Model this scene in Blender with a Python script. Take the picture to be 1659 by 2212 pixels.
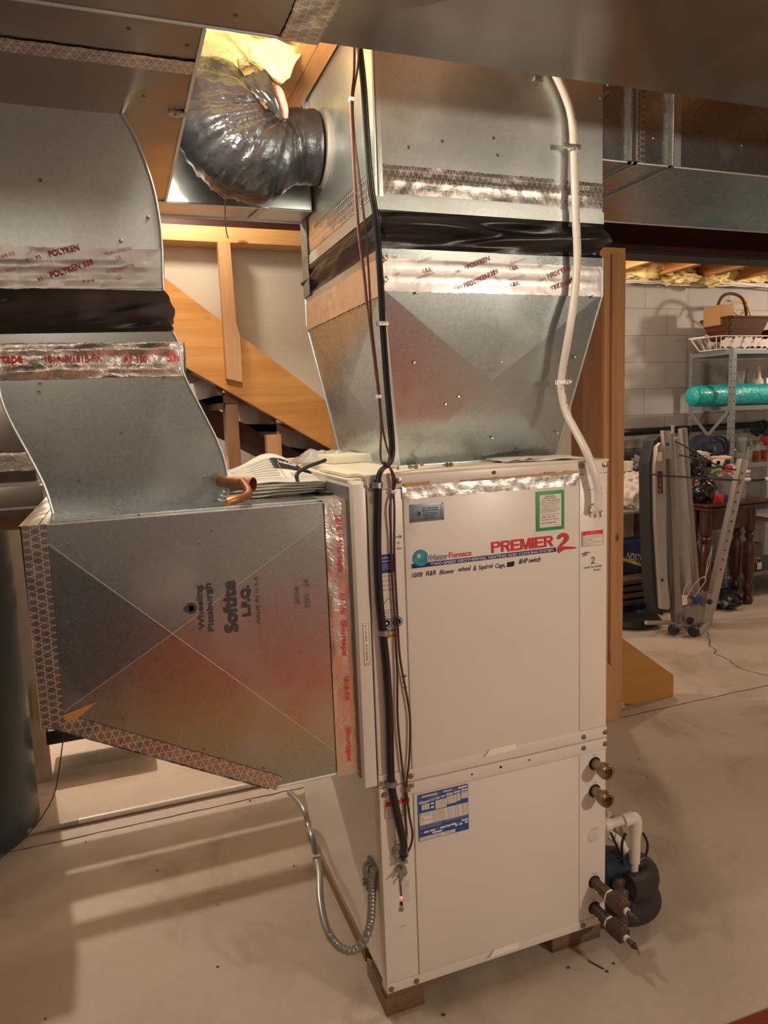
import bpy, bmesh, math, random
from mathutils import Vector, Matrix, noise
random.seed(7)
SC = bpy.context.scene
COL = SC.collection
for o in list(bpy.data.objects):
    bpy.data.objects.remove(o)

# ---------------------------------------------------------------- camera
CX, CY, F = 829.5, 1106.0, 1547.18
YAW, PIT, ROL = -0.3514, -0.1368, -0.0372
CAM = Vector((-0.5178, -1.5176, 1.5059))
_f = Vector((-math.sin(YAW)*math.cos(PIT), math.cos(YAW)*math.cos(PIT), math.sin(PIT)))
_r = Vector((math.cos(YAW), math.sin(YAW), 0))
_u = _r.cross(_f)
RR = math.cos(ROL)*_r + math.sin(ROL)*_u
UU = -math.sin(ROL)*_r + math.cos(ROL)*_u
cd = bpy.data.cameras.new('camera')
cam = bpy.data.objects.new('camera', cd)
COL.objects.link(cam)
cam.matrix_world = Matrix(((RR.x, UU.x, -_f.x, CAM.x), (RR.y, UU.y, -_f.y, CAM.y), (RR.z, UU.z, -_f.z, CAM.z), (0, 0, 0, 1)))
cd.sensor_fit = 'VERTICAL'
cd.sensor_height = 24
cd.lens = F/2212*24
cd.clip_start = 0.02
cd.clip_end = 60
SC.camera = cam

# ---------------------------------------------------------------- world, lamps, exposure
w = bpy.data.worlds.new('world')
SC.world = w
w.use_nodes = True
w.node_tree.nodes['Background'].inputs[0].default_value = (0.9, 0.75, 0.6, 1)
w.node_tree.nodes['Background'].inputs[1].default_value = 0.3
SC.view_settings.view_transform = 'Standard'
SC.view_settings.look = 'None'
SC.view_settings.gamma = 1
SC.view_settings.exposure = 0.75
SC.view_settings.use_curve_mapping = False

def lamp(name, loc, power, color, size, kind='POINT'):
    l = bpy.data.lights.new(name, kind)
    l.energy = power
    l.color = color
    if kind == 'POINT':
        l.shadow_soft_size = size
    else:
        l.size = size
    o = bpy.data.objects.new(name, l)
    o.location = loc
    COL.objects.link(o)
    return o
WARM = (1.0, 0.82, 0.645)
lamp('joist_bulb', (-0.27, -0.02, 2.22), 13, (1.0, 0.87, 0.70), 0.04)
lamp('drywall_fill', (-0.28, 0.98, 2.30), 5, (1.0, 0.86, 0.68), 0.04)  # added fill lamp, hidden by the ducts, brightens drywall and stringer
lamp('front_bulb', (1.45, -2.2, 1.66), 48, WARM, 0.07)
lamp('left_front_fill', (-0.9, -2.9, 2.45), 10, WARM, 0.10)  # added lamp for general fill from the front left
lamp('right_room_bulb', (4.75, 1.75, 2.34), 36, WARM, 0.06)
lamp('rear_bulb', (2.3, 2.5, 2.38), 20, (1.0, 0.8, 0.6), 0.06)
lamp('stair_bulb', (-1.05, 2.9, 2.25), 105, WARM, 0.015)

# ---------------------------------------------------------------- pixel rays met with real planes
def ray(px, py):
    return RR*((px-CX)/F) - UU*((py-CY)/F) + _f
def PY(px, py, y):
    d = ray(px, py); return CAM + d*((y-CAM.y)/d.y)
def PZ(px, py, z):
    d = ray(px, py); return CAM + d*((z-CAM.z)/d.z)
def PX(px, py, x):
    d = ray(px, py); return CAM + d*((x-CAM.x)/d.x)
def PP(px, py, p, n):
    d = ray(px, py); p = Vector(p); n = Vector(n); return CAM + d*((p-CAM).dot(n)/d.dot(n))

# ---------------------------------------------------------------- materials
MATS = {}
def newmat(name):
    m = bpy.data.materials.new(name); m.use_nodes = True
    nt = m.node_tree
    return m, nt, nt.nodes['Principled BSDF']
def mat(name, col, rough=0.5, metal=0.0, var=0.0, vscale=8, bump=0.0, bscale=60, trans=0.0, emit=None, estr=0, coat=0, stretch=None, col2=None, ior=None):
    if name in MATS: return MATS[name]
    m, nt, b = newmat(name)
    b.inputs['Base Color'].default_value = (*col, 1)
    b.inputs['Roughness'].default_value = rough
    b.inputs['Metallic'].default_value = metal
    b.inputs['Transmission Weight'].default_value = trans
    b.inputs['Coat Weight'].default_value = coat
    if ior: b.inputs['IOR'].default_value = ior
    if emit:
        b.inputs['Emission Color'].default_value = (*emit, 1)
        b.inputs['Emission Strength'].default_value = estr
    tc = nt.nodes.new('ShaderNodeTexCoord')
    mp = nt.nodes.new('ShaderNodeMapping')
    nt.links.new(tc.outputs['Object'], mp.inputs[0])
    if stretch: mp.inputs['Scale'].default_value = stretch
    if var > 0 or col2:
        n = nt.nodes.new('ShaderNodeTexNoise'); n.inputs['Scale'].default_value = vscale; n.inputs['Detail'].default_value = 6
        n.inputs['Roughness'].default_value = 0.6
        nt.links.new(mp.outputs[0], n.inputs['Vector'])
        rp = nt.nodes.new('ShaderNodeValToRGB')
        rp.color_ramp.elements[0].position = 0.32; rp.color_ramp.elements[1].position = 0.68
        c1 = tuple(c*(1-var) for c in col); c2 = col2 if col2 else tuple(min(1, c*(1+var)) for c in col)
        rp.color_ramp.elements[0].color = (*c1, 1); rp.color_ramp.elements[1].color = (*c2, 1)
        nt.links.new(n.outputs['Fac'], rp.inputs[0]); nt.links.new(rp.outputs[0], b.inputs['Base Color'])
    if bump > 0:
        n2 = nt.nodes.new('ShaderNodeTexNoise'); n2.inputs['Scale'].default_value = bscale; n2.inputs['Detail'].default_value = 4
        nt.links.new(mp.outputs[0], n2.inputs['Vector'])
        bp = nt.nodes.new('ShaderNodeBump'); bp.inputs['Strength'].default_value = bump; bp.inputs['Distance'].default_value = 0.01
        nt.links.new(n2.outputs['Fac'], bp.inputs['Height']); nt.links.new(bp.outputs[0], b.inputs['Normal'])
    MATS[name] = m
    return m

def galv(name, base=(0.66, 0.73, 0.735), rough=0.42, spangle=0.05, smudge=0.28, wav=0.12, grain=0.015):
    if name in MATS: return MATS[name]
    m, nt, b = newmat(name)
    L = nt.links.new
    tc = nt.nodes.new('ShaderNodeTexCoord')
    v = nt.nodes.new('ShaderNodeTexVoronoi'); v.inputs['Scale'].default_value = 190
    L(tc.outputs['Object'], v.inputs['Vector'])
    sep = nt.nodes.new('ShaderNodeSeparateColor'); L(v.outputs['Color'], sep.inputs[0])
    n = nt.nodes.new('ShaderNodeTexNoise'); n.inputs['Scale'].default_value = 4; n.inputs['Detail'].default_value = 4; n.inputs['Roughness'].default_value = 0.5
    L(tc.outputs['Object'], n.inputs['Vector'])
    # base colour with spangle
    mr = nt.nodes.new('ShaderNodeMapRange'); L(sep.outputs[0], mr.inputs[0])
    mr.inputs[3].default_value = 1-spangle; mr.inputs[4].default_value = 1+spangle
    mul = nt.nodes.new('ShaderNodeVectorMath'); mul.operation = 'SCALE'
    mul.inputs[0].default_value = base; L(mr.outputs[0], mul.inputs['Scale'])
    # white oxide smudges
    rp = nt.nodes.new('ShaderNodeValToRGB'); rp.color_ramp.elements[0].position = 0.54; rp.color_ramp.elements[1].position = 0.78
    rp.color_ramp.elements[1].color = (smudge, smudge, smudge, 1)
    L(n.outputs['Fac'], rp.inputs[0])
    mx = nt.nodes.new('ShaderNodeMix'); mx.data_type = 'RGBA'
    L(rp.outputs[0], mx.inputs['Factor']); L(mul.outputs[0], mx.inputs['A']); mx.inputs['B'].default_value = (0.62, 0.62, 0.58, 1)
    L(mx.outputs['Result'], b.inputs['Base Color'])
    sub = nt.nodes.new('ShaderNodeMath'); sub.operation = 'SUBTRACT'; sub.inputs[0].default_value = 0.96; L(rp.outputs[0], sub.inputs[1])
    L(sub.outputs[0], b.inputs['Metallic'])
    # roughness
    mr2 = nt.nodes.new('ShaderNodeMapRange'); L(sep.outputs[1], mr2.inputs[0]); mr2.inputs[3].default_value = rough-0.012; mr2.inputs[4].default_value = rough+0.012
    ad = nt.nodes.new('ShaderNodeMath'); ad.operation = 'MULTIPLY_ADD'; L(rp.outputs[0], ad.inputs[0]); ad.inputs[1].default_value = 0.4; L(mr2.outputs[0], ad.inputs[2])
    L(ad.outputs[0], b.inputs['Roughness'])
    n3 = nt.nodes.new('ShaderNodeTexNoise'); n3.inputs['Scale'].default_value = 4.0; n3.inputs['Detail'].default_value = 1
    L(tc.outputs['Object'], n3.inputs['Vector'])
    bp = nt.nodes.new('ShaderNodeBump'); bp.inputs['Strength'].default_value = wav; bp.inputs['Distance'].default_value = 0.05
    L(n3.outputs['Fac'], bp.inputs['Height'])
    bp2 = nt.nodes.new('ShaderNodeBump'); bp2.inputs['Strength'].default_value = grain; bp2.inputs['Distance'].default_value = 0.0008
    L(sep.outputs[2], bp2.inputs['Height']); L(bp.outputs[0], bp2.inputs['Normal'])
    L(bp2.outputs[0], b.inputs['Normal'])
    MATS[name] = m
    return m

def foil(name, base=(0.78, 0.76, 0.74), scrim=0, rough=0.2, scale=70, axis='xz', stripes=42):
    """aluminium foil tape; scrim adds a woven thread pattern"""
    if name in MATS: return MATS[name]
    m, nt, b = newmat(name)
    L = nt.links.new
    b.inputs['Metallic'].default_value = 0.95
    b.inputs['Base Color'].default_value = (*base, 1)
    b.inputs['Roughness'].default_value = rough+.1
    tc = nt.nodes.new('ShaderNodeTexCoord')
    mp = nt.nodes.new('ShaderNodeMapping'); L(tc.outputs['Object'], mp.inputs[0])
    n = nt.nodes.new('ShaderNodeTexNoise'); n.inputs['Scale'].default_value = scale; n.inputs['Detail'].default_value = 5; n.inputs['Distortion'].default_value = 1.2
    L(mp.outputs[0], n.inputs['Vector'])
    bp = nt.nodes.new('ShaderNodeBump'); bp.inputs['Strength'].default_value = 0.13 if scrim else 0.28; bp.inputs['Distance'].default_value = 0.005
    L(n.outputs['Fac'], bp.inputs['Height'])
    if scrim:
        sx = nt.nodes.new('ShaderNodeSeparateXYZ'); L(tc.outputs['Object'], sx.inputs[0])
        a = sx.outputs[{'x': 0, 'y': 1, 'z': 2}[axis[0]]]; c = sx.outputs[{'x': 0, 'y': 1, 'z': 2}[axis[1]]]
        def lines(ka, kc, k, wd):
            m1 = nt.nodes.new('ShaderNodeMath'); m1.operation = 'MULTIPLY'; L(a, m1.inputs[0]); m1.inputs[1].default_value = ka*k
            m2 = nt.nodes.new('ShaderNodeMath'); m2.operation = 'MULTIPLY_ADD'; L(c, m2.inputs[0]); m2.inputs[1].default_value = kc*k; L(m1.outputs[0], m2.inputs[2])
            m3 = nt.nodes.new('ShaderNodeMath'); m3.operation = 'FRACT'; L(m2.outputs[0], m3.inputs[0])
            m4 = nt.nodes.new('ShaderNodeMath'); m4.operation = 'LESS_THAN'; L(m3.outputs[0], m4.inputs[0]); m4.inputs[1].default_value = wd
            return m4.outputs[0]
        ls = [lines(1, .45, stripes*1.6, .10), lines(1, -.45, stripes*1.6, .10), lines(0, 1, stripes*1.4, .08)]
        cur = ls[0]
        for q in ls[1:]:
            mm = nt.nodes.new('ShaderNodeMath'); mm.operation = 'MAXIMUM'; L(cur, mm.inputs[0]); L(q, mm.inputs[1]); cur = mm.outputs[0]
        mx = nt.nodes.new('ShaderNodeMix'); mx.data_type = 'RGBA'; L(cur, mx.inputs['Factor'])
        mx.inputs['A'].default_value = (*[v*0.8 for v in base], 1); mx.inputs['B'].default_value = (0.82, 0.80, 0.77, 1)
        L(mx.outputs['Result'], b.inputs['Base Color'])
        ma = nt.nodes.new('ShaderNodeMath'); ma.operation = 'MULTIPLY_ADD'; L(cur, ma.inputs[0]); ma.inputs[1].default_value = 0.25; L(n.outputs['Fac'], ma.inputs[2])
        L(ma.outputs[0], bp.inputs['Height'])
        mt = nt.nodes.new('ShaderNodeMath'); mt.operation = 'MULTIPLY_ADD'; L(cur, mt.inputs[0]); mt.inputs[1].default_value = -0.3; mt.inputs[2].default_value = 0.95
        L(mt.outputs[0], b.inputs['Metallic'])
    L(bp.outputs[0], b.inputs['Normal'])
    MATS[name] = m
    return m

def wood(name, c1, c2, axis='x', scale=1.0, rough=0.55):
    """boards with grain running along the named axis"""
    if name in MATS: return MATS[name]
    m, nt, b = newmat(name)
    L = nt.links.new
    tc = nt.nodes.new('ShaderNodeTexCoord'); mp = nt.nodes.new('ShaderNodeMapping'); L(tc.outputs['Object'], mp.inputs[0])
    s = {'x': (0.06, 1, 1), 'y': (1, 0.06, 1), 'z': (1, 1, 0.06), 'd': (0.06, 1, 1)}[axis]
    mp.inputs['Scale'].default_value = s
    if axis == 'd': mp.inputs['Rotation'].default_value = (0, -math.radians(38.3), 0); mp.vector_type = 'TEXTURE' if False else 'POINT'
    n = nt.nodes.new('ShaderNodeTexNoise'); n.inputs['Scale'].default_value = 9*scale; n.inputs['Detail'].default_value = 3; n.inputs['Distortion'].default_value = 0.4
    L(mp.outputs[0], n.inputs['Vector'])
    m1 = nt.nodes.new('ShaderNodeMath'); m1.operation = 'MULTIPLY'; L(n.outputs['Fac'], m1.inputs[0]); m1.inputs[1].default_value = 22
    m2 = nt.nodes.new('ShaderNodeMath'); m2.operation = 'SINE'; L(m1.outputs[0], m2.inputs[0])
    n2 = nt.nodes.new('ShaderNodeTexNoise'); n2.inputs['Scale'].default_value = 160*scale; L(mp.outputs[0], n2.inputs['Vector'])
    m3 = nt.nodes.new('ShaderNodeMath'); m3.operation = 'MULTIPLY_ADD'; L(m2.outputs[0], m3.inputs[0]); m3.inputs[1].default_value = 0.28; L(n2.outputs['Fac'], m3.inputs[2])
    mx = nt.nodes.new('ShaderNodeMix'); mx.data_type = 'RGBA'; L(m3.outputs[0], mx.inputs['Factor'])
    mx.inputs['A'].default_value = (*c1, 1); mx.inputs['B'].default_value = (*c2, 1)
    # knots
    vo = nt.nodes.new('ShaderNodeTexVoronoi'); vo.inputs['Scale'].default_value = 5.5*scale
    mp2 = nt.nodes.new('ShaderNodeMapping'); L(tc.outputs['Object'], mp2.inputs[0])
    mp2.inputs['Scale'].default_value = {'x': (.5, 1, 1), 'y': (1, .5, 1), 'z': (1, 1, .5), 'd': (.5, 1, 1)}[axis]
    L(mp2.outputs[0], vo.inputs['Vector'])
    kr = nt.nodes.new('ShaderNodeValToRGB'); kr.color_ramp.elements[0].position = 0.035; kr.color_ramp.elements[1].position = 0.075
    kr.color_ramp.elements[0].color = (0.25, 0.16, 0.10, 1); kr.color_ramp.elements[1].color = (1, 1, 1, 1)
    L(vo.outputs['Distance'], kr.inputs[0])
    mm = nt.nodes.new('ShaderNodeMix'); mm.data_type = 'RGBA'; mm.blend_type = 'MULTIPLY'; mm.inputs['Factor'].default_value = 0.85
    L(mx.outputs['Result'], mm.inputs['A']); L(kr.outputs[0], mm.inputs['B'])
    L(mm.outputs['Result'], b.inputs['Base Color'])
    b.inputs['Roughness'].default_value = rough
    bp = nt.nodes.new('ShaderNodeBump'); bp.inputs['Strength'].default_value = 0.15; bp.inputs['Distance'].default_value = 0.002
    L(m3.outputs[0], bp.inputs['Height']); L(bp.outputs[0], b.inputs['Normal'])
    MATS[name] = m
    return m

GALV = galv('galvanised_sheet')
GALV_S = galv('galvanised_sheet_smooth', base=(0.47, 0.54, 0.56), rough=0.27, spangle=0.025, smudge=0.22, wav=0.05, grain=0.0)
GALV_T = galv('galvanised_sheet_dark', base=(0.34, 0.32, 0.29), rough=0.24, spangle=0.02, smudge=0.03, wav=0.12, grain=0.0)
FOIL = foil('foil_tape')
FOIL_F = foil('flat_foil_tape', base=(0.60, 0.59, 0.58), rough=0.30, scale=18)
SCRIM_XZ = foil('scrim_tape_front', scrim=1, axis='xz', base=(0.60, 0.58, 0.56))
SCRIM_ZX = foil('scrim_tape_upright', scrim=1, axis='zx', base=(0.55, 0.52, 0.50))
SCRIM_YZ = foil('scrim_tape_side', scrim=1, axis='yz', base=(0.55, 0.52, 0.48))
SCRIM_XY = foil('scrim_tape_under', scrim=1, axis='xy', base=(0.60, 0.55, 0.50))
SCRIM_YX = foil('scrim_tape_under_cross', scrim=1, axis='yx', base=(0.60, 0.55, 0.50))
WHITE = mat('white_enamel', (0.82, 0.79, 0.75), 0.32, var=0.02, vscale=3)
WHITE_G = mat('white_enamel_edge', (0.60, 0.56, 0.51), 0.4)
BLACKRUB = mat('black_rubber', (0.012, 0.012, 0.013), 0.34, bump=0.3, bscale=14)
BLACK = mat('black_plastic', (0.015, 0.015, 0.016), 0.4)
BLACK_M = mat('black_marker', (0.012, 0.012, 0.016), 0.6)
MAROON = mat('maroon_print', (0.33, 0.02, 0.05), 0.5)
REDINK = mat('red_print', (0.72, 0.02, 0.03), 0.45)
BLUEINK = mat('navy_print', (0.015, 0.03, 0.22), 0.45)
GREYINK = mat('grey_ink_stencil', (0.085, 0.085, 0.095), 0.45, 0.3)
WHITEINK = mat('white_print', (0.85, 0.83, 0.8), 0.5)
SCREW = mat('screw_steel', (0.34, 0.31, 0.26), 0.35, 1.0)
ZINC = mat('zinc_casting', (0.42, 0.42, 0.40), 0.38, 0.9, bump=0.2, bscale=200)
COPPER = mat('old_copper', (0.46, 0.21, 0.12), 0.45, 0.9, var=0.25, vscale=30)
BRASS = mat('aged_brass', (0.30, 0.24, 0.14), 0.4, 0.9, var=0.3, vscale=60)
BRONZE = mat('dark_bronze', (0.13, 0.09, 0.07), 0.42, 0.7, var=0.3, vscale=60, bump=0.3, bscale=150)
PVC = mat('white_pvc', (0.80, 0.76, 0.70), 0.3, var=0.03)
PAPER = mat('white_paper', (0.86, 0.84, 0.78), 0.8, bump=0.1, bscale=20)
CLEARP = mat('clear_plastic', (0.92, 0.92, 0.92), 0.12, trans=0.85, ior=1.3, bump=0.5, bscale=40)
WOODO = wood('orange_fir', (0.80, 0.40, 0.12), (0.62, 0.25, 0.055), 'd')
WOODX = wood('fir_x', (0.76, 0.45, 0.19), (0.60, 0.30, 0.10), 'x')
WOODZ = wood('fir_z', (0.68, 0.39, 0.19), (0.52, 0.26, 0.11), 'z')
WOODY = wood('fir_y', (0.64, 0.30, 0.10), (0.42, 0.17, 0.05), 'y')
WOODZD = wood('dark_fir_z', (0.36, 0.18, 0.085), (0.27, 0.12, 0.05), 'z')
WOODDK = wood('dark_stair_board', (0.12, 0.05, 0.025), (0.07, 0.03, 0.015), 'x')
WOODBL = wood('weathered_block', (0.22, 0.14, 0.08), (0.12, 0.075, 0.045), 'x')
WOODBY = wood('weathered_skid', (0.22, 0.14, 0.08), (0.11, 0.07, 0.04), 'y')
PLY = wood('plywood', (0.60, 0.32, 0.10), (0.50, 0.24, 0.07), 'x', scale=0.6)
MAHOG = mat('dark_table_wood', (0.075, 0.022, 0.014), 0.35, var=0.35, vscale=18, coat=0.3)
DRYWALL = mat('drywall_back', (0.72, 0.66, 0.57), 0.85, var=0.04, vscale=3)
INSUL = mat('yellow_fibreglass', (0.88, 0.66, 0.20), 0.95, bump=1.0, bscale=45, col2=(0.92, 0.80, 0.42), vscale=14)
STEELRED = mat('red_oxide_steel', (0.055, 0.012, 0.010), 0.55, 0.1, var=0.3, vscale=12)
SHELFG = mat('grey_painted_steel', (0.22, 0.25, 0.26), 0.42, 0.2, var=0.05)
SILVER = mat('silver_paint', (0.40, 0.38, 0.36), 0.35, 0.6)
SILVERL = mat('light_silver_paint', (0.52, 0.49, 0.46), 0.35, 0.5)
TEAL = mat('teal_film', (0.0, 0.42, 0.44), 0.22, bump=1.0, bscale=38, var=0.25, vscale=22, coat=0.6)
GLASS = mat('clear_glass', (0.95, 0.97, 0.96), 0.03, trans=0.92, ior=1.45)
AMBER = mat('amber_glass', (0.55, 0.20, 0.05), 0.05, trans=0.8)
GREENG = mat('green_glass', (0.25, 0.38, 0.12), 0.05, trans=0.8)

# ---------------------------------------------------------------- mesh builder
class G:
    def __init__(s): s.bm = bmesh.new()
    def box(s, x0, x1, y0, y1, z0, z1, bev=0.0, rot=None, piv=None):
        vs = [s.bm.verts.new((x, y, z)) for x in (x0, x1) for y in (y0, y1) for z in (z0, z1)]
        fs = [(0, 1, 3, 2), (4, 6, 7, 5), (0, 4, 5, 1), (2, 3, 7, 6), (0, 2, 6, 4), (1, 5, 7, 3)]
        fc = [s.bm.faces.new([vs[i] for i in f]) for f in fs]
        if rot is not None:
            p = Vector(piv) if piv is not None else Vector(((x0+x1)/2, (y0+y1)/2, (z0+z1)/2))
            bmesh.ops.transform(s.bm, matrix=Matrix.Translation(p) @ rot @ Matrix.Translation(-p), verts=vs)
        if bev > 0:
            es = list({e for f in fc for e in f.edges})
            bmesh.ops.bevel(s.bm, geom=es, offset=bev, segments=2, affect='EDGES', profile=0.6)
        return s
    def prism(s, pts, vec, bev=0.0):
        vec = Vector(vec); pts = [Vector(p) for p in pts]
        a = [s.bm.verts.new(p) for p in pts]; b = [s.bm.verts.new(p+vec) for p in pts]
        n = len(pts); fc = [s.bm.faces.new(a), s.bm.faces.new(b[::-1])]
        for i in range(n):
            fc.append(s.bm.faces.new([a[i], b[i], b[(i+1) % n], a[(i+1) % n]]))
        if bev > 0:
            es = list({e for f in fc for e in f.edges})
            bmesh.ops.bevel(s.bm, geom=es, offset=bev, segments=2, affect='EDGES', profile=0.6)
        return s
    def loft(s, rings, close=True, cap=True):
        R = [[s.bm.verts.new(p) for p in r] for r in rings]
        n = len(R[0])
        for a, b in zip(R, R[1:]):
            for i in range(n if close else n-1):
                s.bm.faces.new([a[i], a[(i+1) % n], b[(i+1) % n], b[i]])
        if cap and close:
            s.bm.faces.new(R[0][::-1]); s.bm.faces.new(R[-1])
        return s
    def tube(s, pts, r, n=10, smooth=True, cap=True, flat=1.0):
        pts = [Vector(p) for p in pts]
        rs = r if isinstance(r, (list, tuple)) else [r]*len(pts)
        if smooth and len(pts) > 2:
            P2, R2 = [], []
            for i in range(len(pts)-1):
                p0 = pts[max(i-1, 0)]; p1 = pts[i]; p2 = pts[i+1]; p3 = pts[min(i+2, len(pts)-1)]
                for k in range(6):
                    t = k/6
                    P2.append(0.5*((2*p1)+(p2-p0)*t+(2*p0-5*p1+4*p2-p3)*t*t+(3*p1-p0-3*p2+p3)*t**3))
                    R2.append(rs[i]*(1-t)+rs[i+1]*t)
            P2.append(pts[-1]); R2.append(rs[-1]); pts, rs = P2, R2
        rings = []; prev = None
        for i, p in enumerate(pts):
            t = (pts[min(i+1, len(pts)-1)]-pts[max(i-1, 0)])
            if t.length < 1e-9: t = Vector((0, 0, 1))
            t.normalize()
            if prev is None:
                a = Vector((0, 0, 1)) if abs(t.z) < 0.9 else Vector((1, 0, 0))
                nrm = t.cross(a).normalized()
            else:
                nrm = (prev - t*prev.dot(t)).normalized()
            prev = nrm; bn = t.cross(nrm)
            rings.append([p+(nrm*math.cos(2*math.pi*k/n)+bn*math.sin(2*math.pi*k/n)*flat)*rs[i] for k in range(n)])
        return s.loft(rings, True, cap)
    def cyl(s, p0, p1, r, r1=None, n=20):
        return s.tube([p0, p1], [r, r if r1 is None else r1], n, smooth=False)
    def lathe(s, c, prof, axis=(0, 0, 1), n=24):
        c = Vector(c); ax = Vector(axis).normalized()
        a = Vector((0, 0, 1)) if abs(ax.z) < 0.9 else Vector((1, 0, 0))
        e1 = ax.cross(a).normalized(); e2 = ax.cross(e1)
        rings = [[c+ax*h+(e1*math.cos(2*math.pi*k/n)+e2*math.sin(2*math.pi*k/n))*max(r, 1e-4) for k in range(n)] for r, h in prof]
        return s.loft(rings)
    def bar(s, p0, p1, w, d, side=(0, 1, 0), bev=0.0):
        """rectangular bar; w across, d along side"""
        p0 = Vector(p0); p1 = Vector(p1); t = (p1-p0).normalized(); sd = Vector(side); sd = (sd-t*sd.dot(t)).normalized(); a = t.cross(sd)
        q = [p0+a*w/2-sd*d/2, p0-a*w/2-sd*d/2, p0-a*w/2+sd*d/2, p0+a*w/2+sd*d/2]
        return s.prism(q, p1-p0, bev)
    def ball(s, c, r, sc=(1, 1, 1), sub=3, amp=0, freq=6, seed=0):
        res = bmesh.ops.create_icosphere(s.bm, subdivisions=sub, radius=1)
        for v in res['verts']:
            d = v.co.copy()
            k = 1+amp*noise.noise(d*freq+Vector((seed, seed*2.1, 0)))
            v.co = Vector(c)+Vector((d.x*sc[0], d.y*sc[1], d.z*sc[2]))*r*k
        return s
    def text(s, body, o, u, v, width, height, lift=0.0008, shear=0, bold=0, ax=None):
        cu = bpy.data.curves.new('t', 'FONT'); cu.body = body; cu.size = 1; cu.extrude = 0.0; cu.offset = bold; cu.shear = shear; cu.resolution_u = 3
        ob = bpy.data.objects.new('t', cu); COL.objects.link(ob)
        bpy.context.view_layer.update()
        me = bpy.data.meshes.new_from_object(ob.evaluated_get(bpy.context.evaluated_depsgraph_get()))
        bpy.data.objects.remove(ob); bpy.data.curves.remove(cu)
        if len(me.vertices) == 0: return s
        xs = [q.co.x for q in me.vertices]; ys = [q.co.y for q in me.vertices]
        x0, x1 = min(xs), max(xs); y1 = max(0.72, 0.5)
        o = Vector(o); u = Vector(u).normalized(); v = Vector(v).normalized(); nn = u.cross(v)
        sx = width/(x1-x0) if width else height/y1; sy = height/y1
        vm = [s.bm.verts.new(o+u*(q.co.x-x0)*sx+v*q.co.y*sy+nn*lift) for q in me.vertices]
        for p in me.polygons:
            try: s.bm.faces.new([vm[i] for i in p.vertices])
            except Exception: pass
        bpy.data.meshes.remove(me)
        return s
    def heavy(s, body, o, u, v, width, height, wt, **k):
        """bold lettering: the same word laid down a few times, shifted by a stroke's width"""
        u = Vector(u).normalized(); v = Vector(v).normalized()
        nn = u.cross(v)
        for a in (-1, 0, 1):
            for c in (-1, 0, 1): s.text(body, Vector(o)+u*a*wt+v*c*wt+nn*(a*3+c)*.00006, u, v, width, height, **k)
        return s
    def grid(s, f, nu, nv):
        V = [[s.bm.verts.new(f(i/nu, j/nv)) for j in range(nv+1)] for i in range(nu+1)]
        for i in range(nu):
            for j in range(nv):
                s.bm.faces.new([V[i][j], V[i+1][j], V[i+1][j+1], V[i][j+1]])
        return s
    def out(s, name, m, parent=None, label=None, smooth=35, fixn=True):
        if fixn: bmesh.ops.recalc_face_normals(s.bm, faces=s.bm.faces)
        off = world_loc(parent) if parent else Vector((0, 0, 0))
        for v in s.bm.verts: v.co -= off
        me = bpy.data.meshes.new(name); s.bm.to_mesh(me); s.bm.free()
        ms = m if isinstance(m, (list, tuple)) else [m]
        for q in ms: me.materials.append(q)
        if smooth:
            for p in me.polygons: p.use_smooth = True
            me.set_sharp_from_angle(angle=math.radians(smooth))
        o = bpy.data.objects.new(name, me); COL.objects.link(o)
        if parent: o.parent = parent
        if label: o['label'] = label
        return o
def world_loc(o):
    v = Vector((0, 0, 0))
    while o: v += o.location; o = o.parent
    return v
def thing(name, label, cat, loc=(0, 0, 0), group=None):
    o = bpy.data.objects.new(name, None); o.empty_display_size = 0.05; COL.objects.link(o); o.location = loc
    o['label'] = label; o['category'] = cat
    if group: o['group'] = group
    return o
def tag(o, label, cat, group=None, kind=None):
    o['label'] = label; o['category'] = cat
    if group: o['group'] = group
    if kind: o['kind'] = kind
    return o
def struct(o): o['kind'] = 'structure'; return o
def V3(a): return Vector(a)
FR = -0.0005   # small lift in front of a face that looks towards -y
def ftext(g, body, x, z, wd, h, y=0.0, **k):
    return g.text(body, (x, y, z), (1, 0, 0), (0, 0, 1), wd, h, lift=k.pop('lift', 0.0007), **k)

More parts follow.
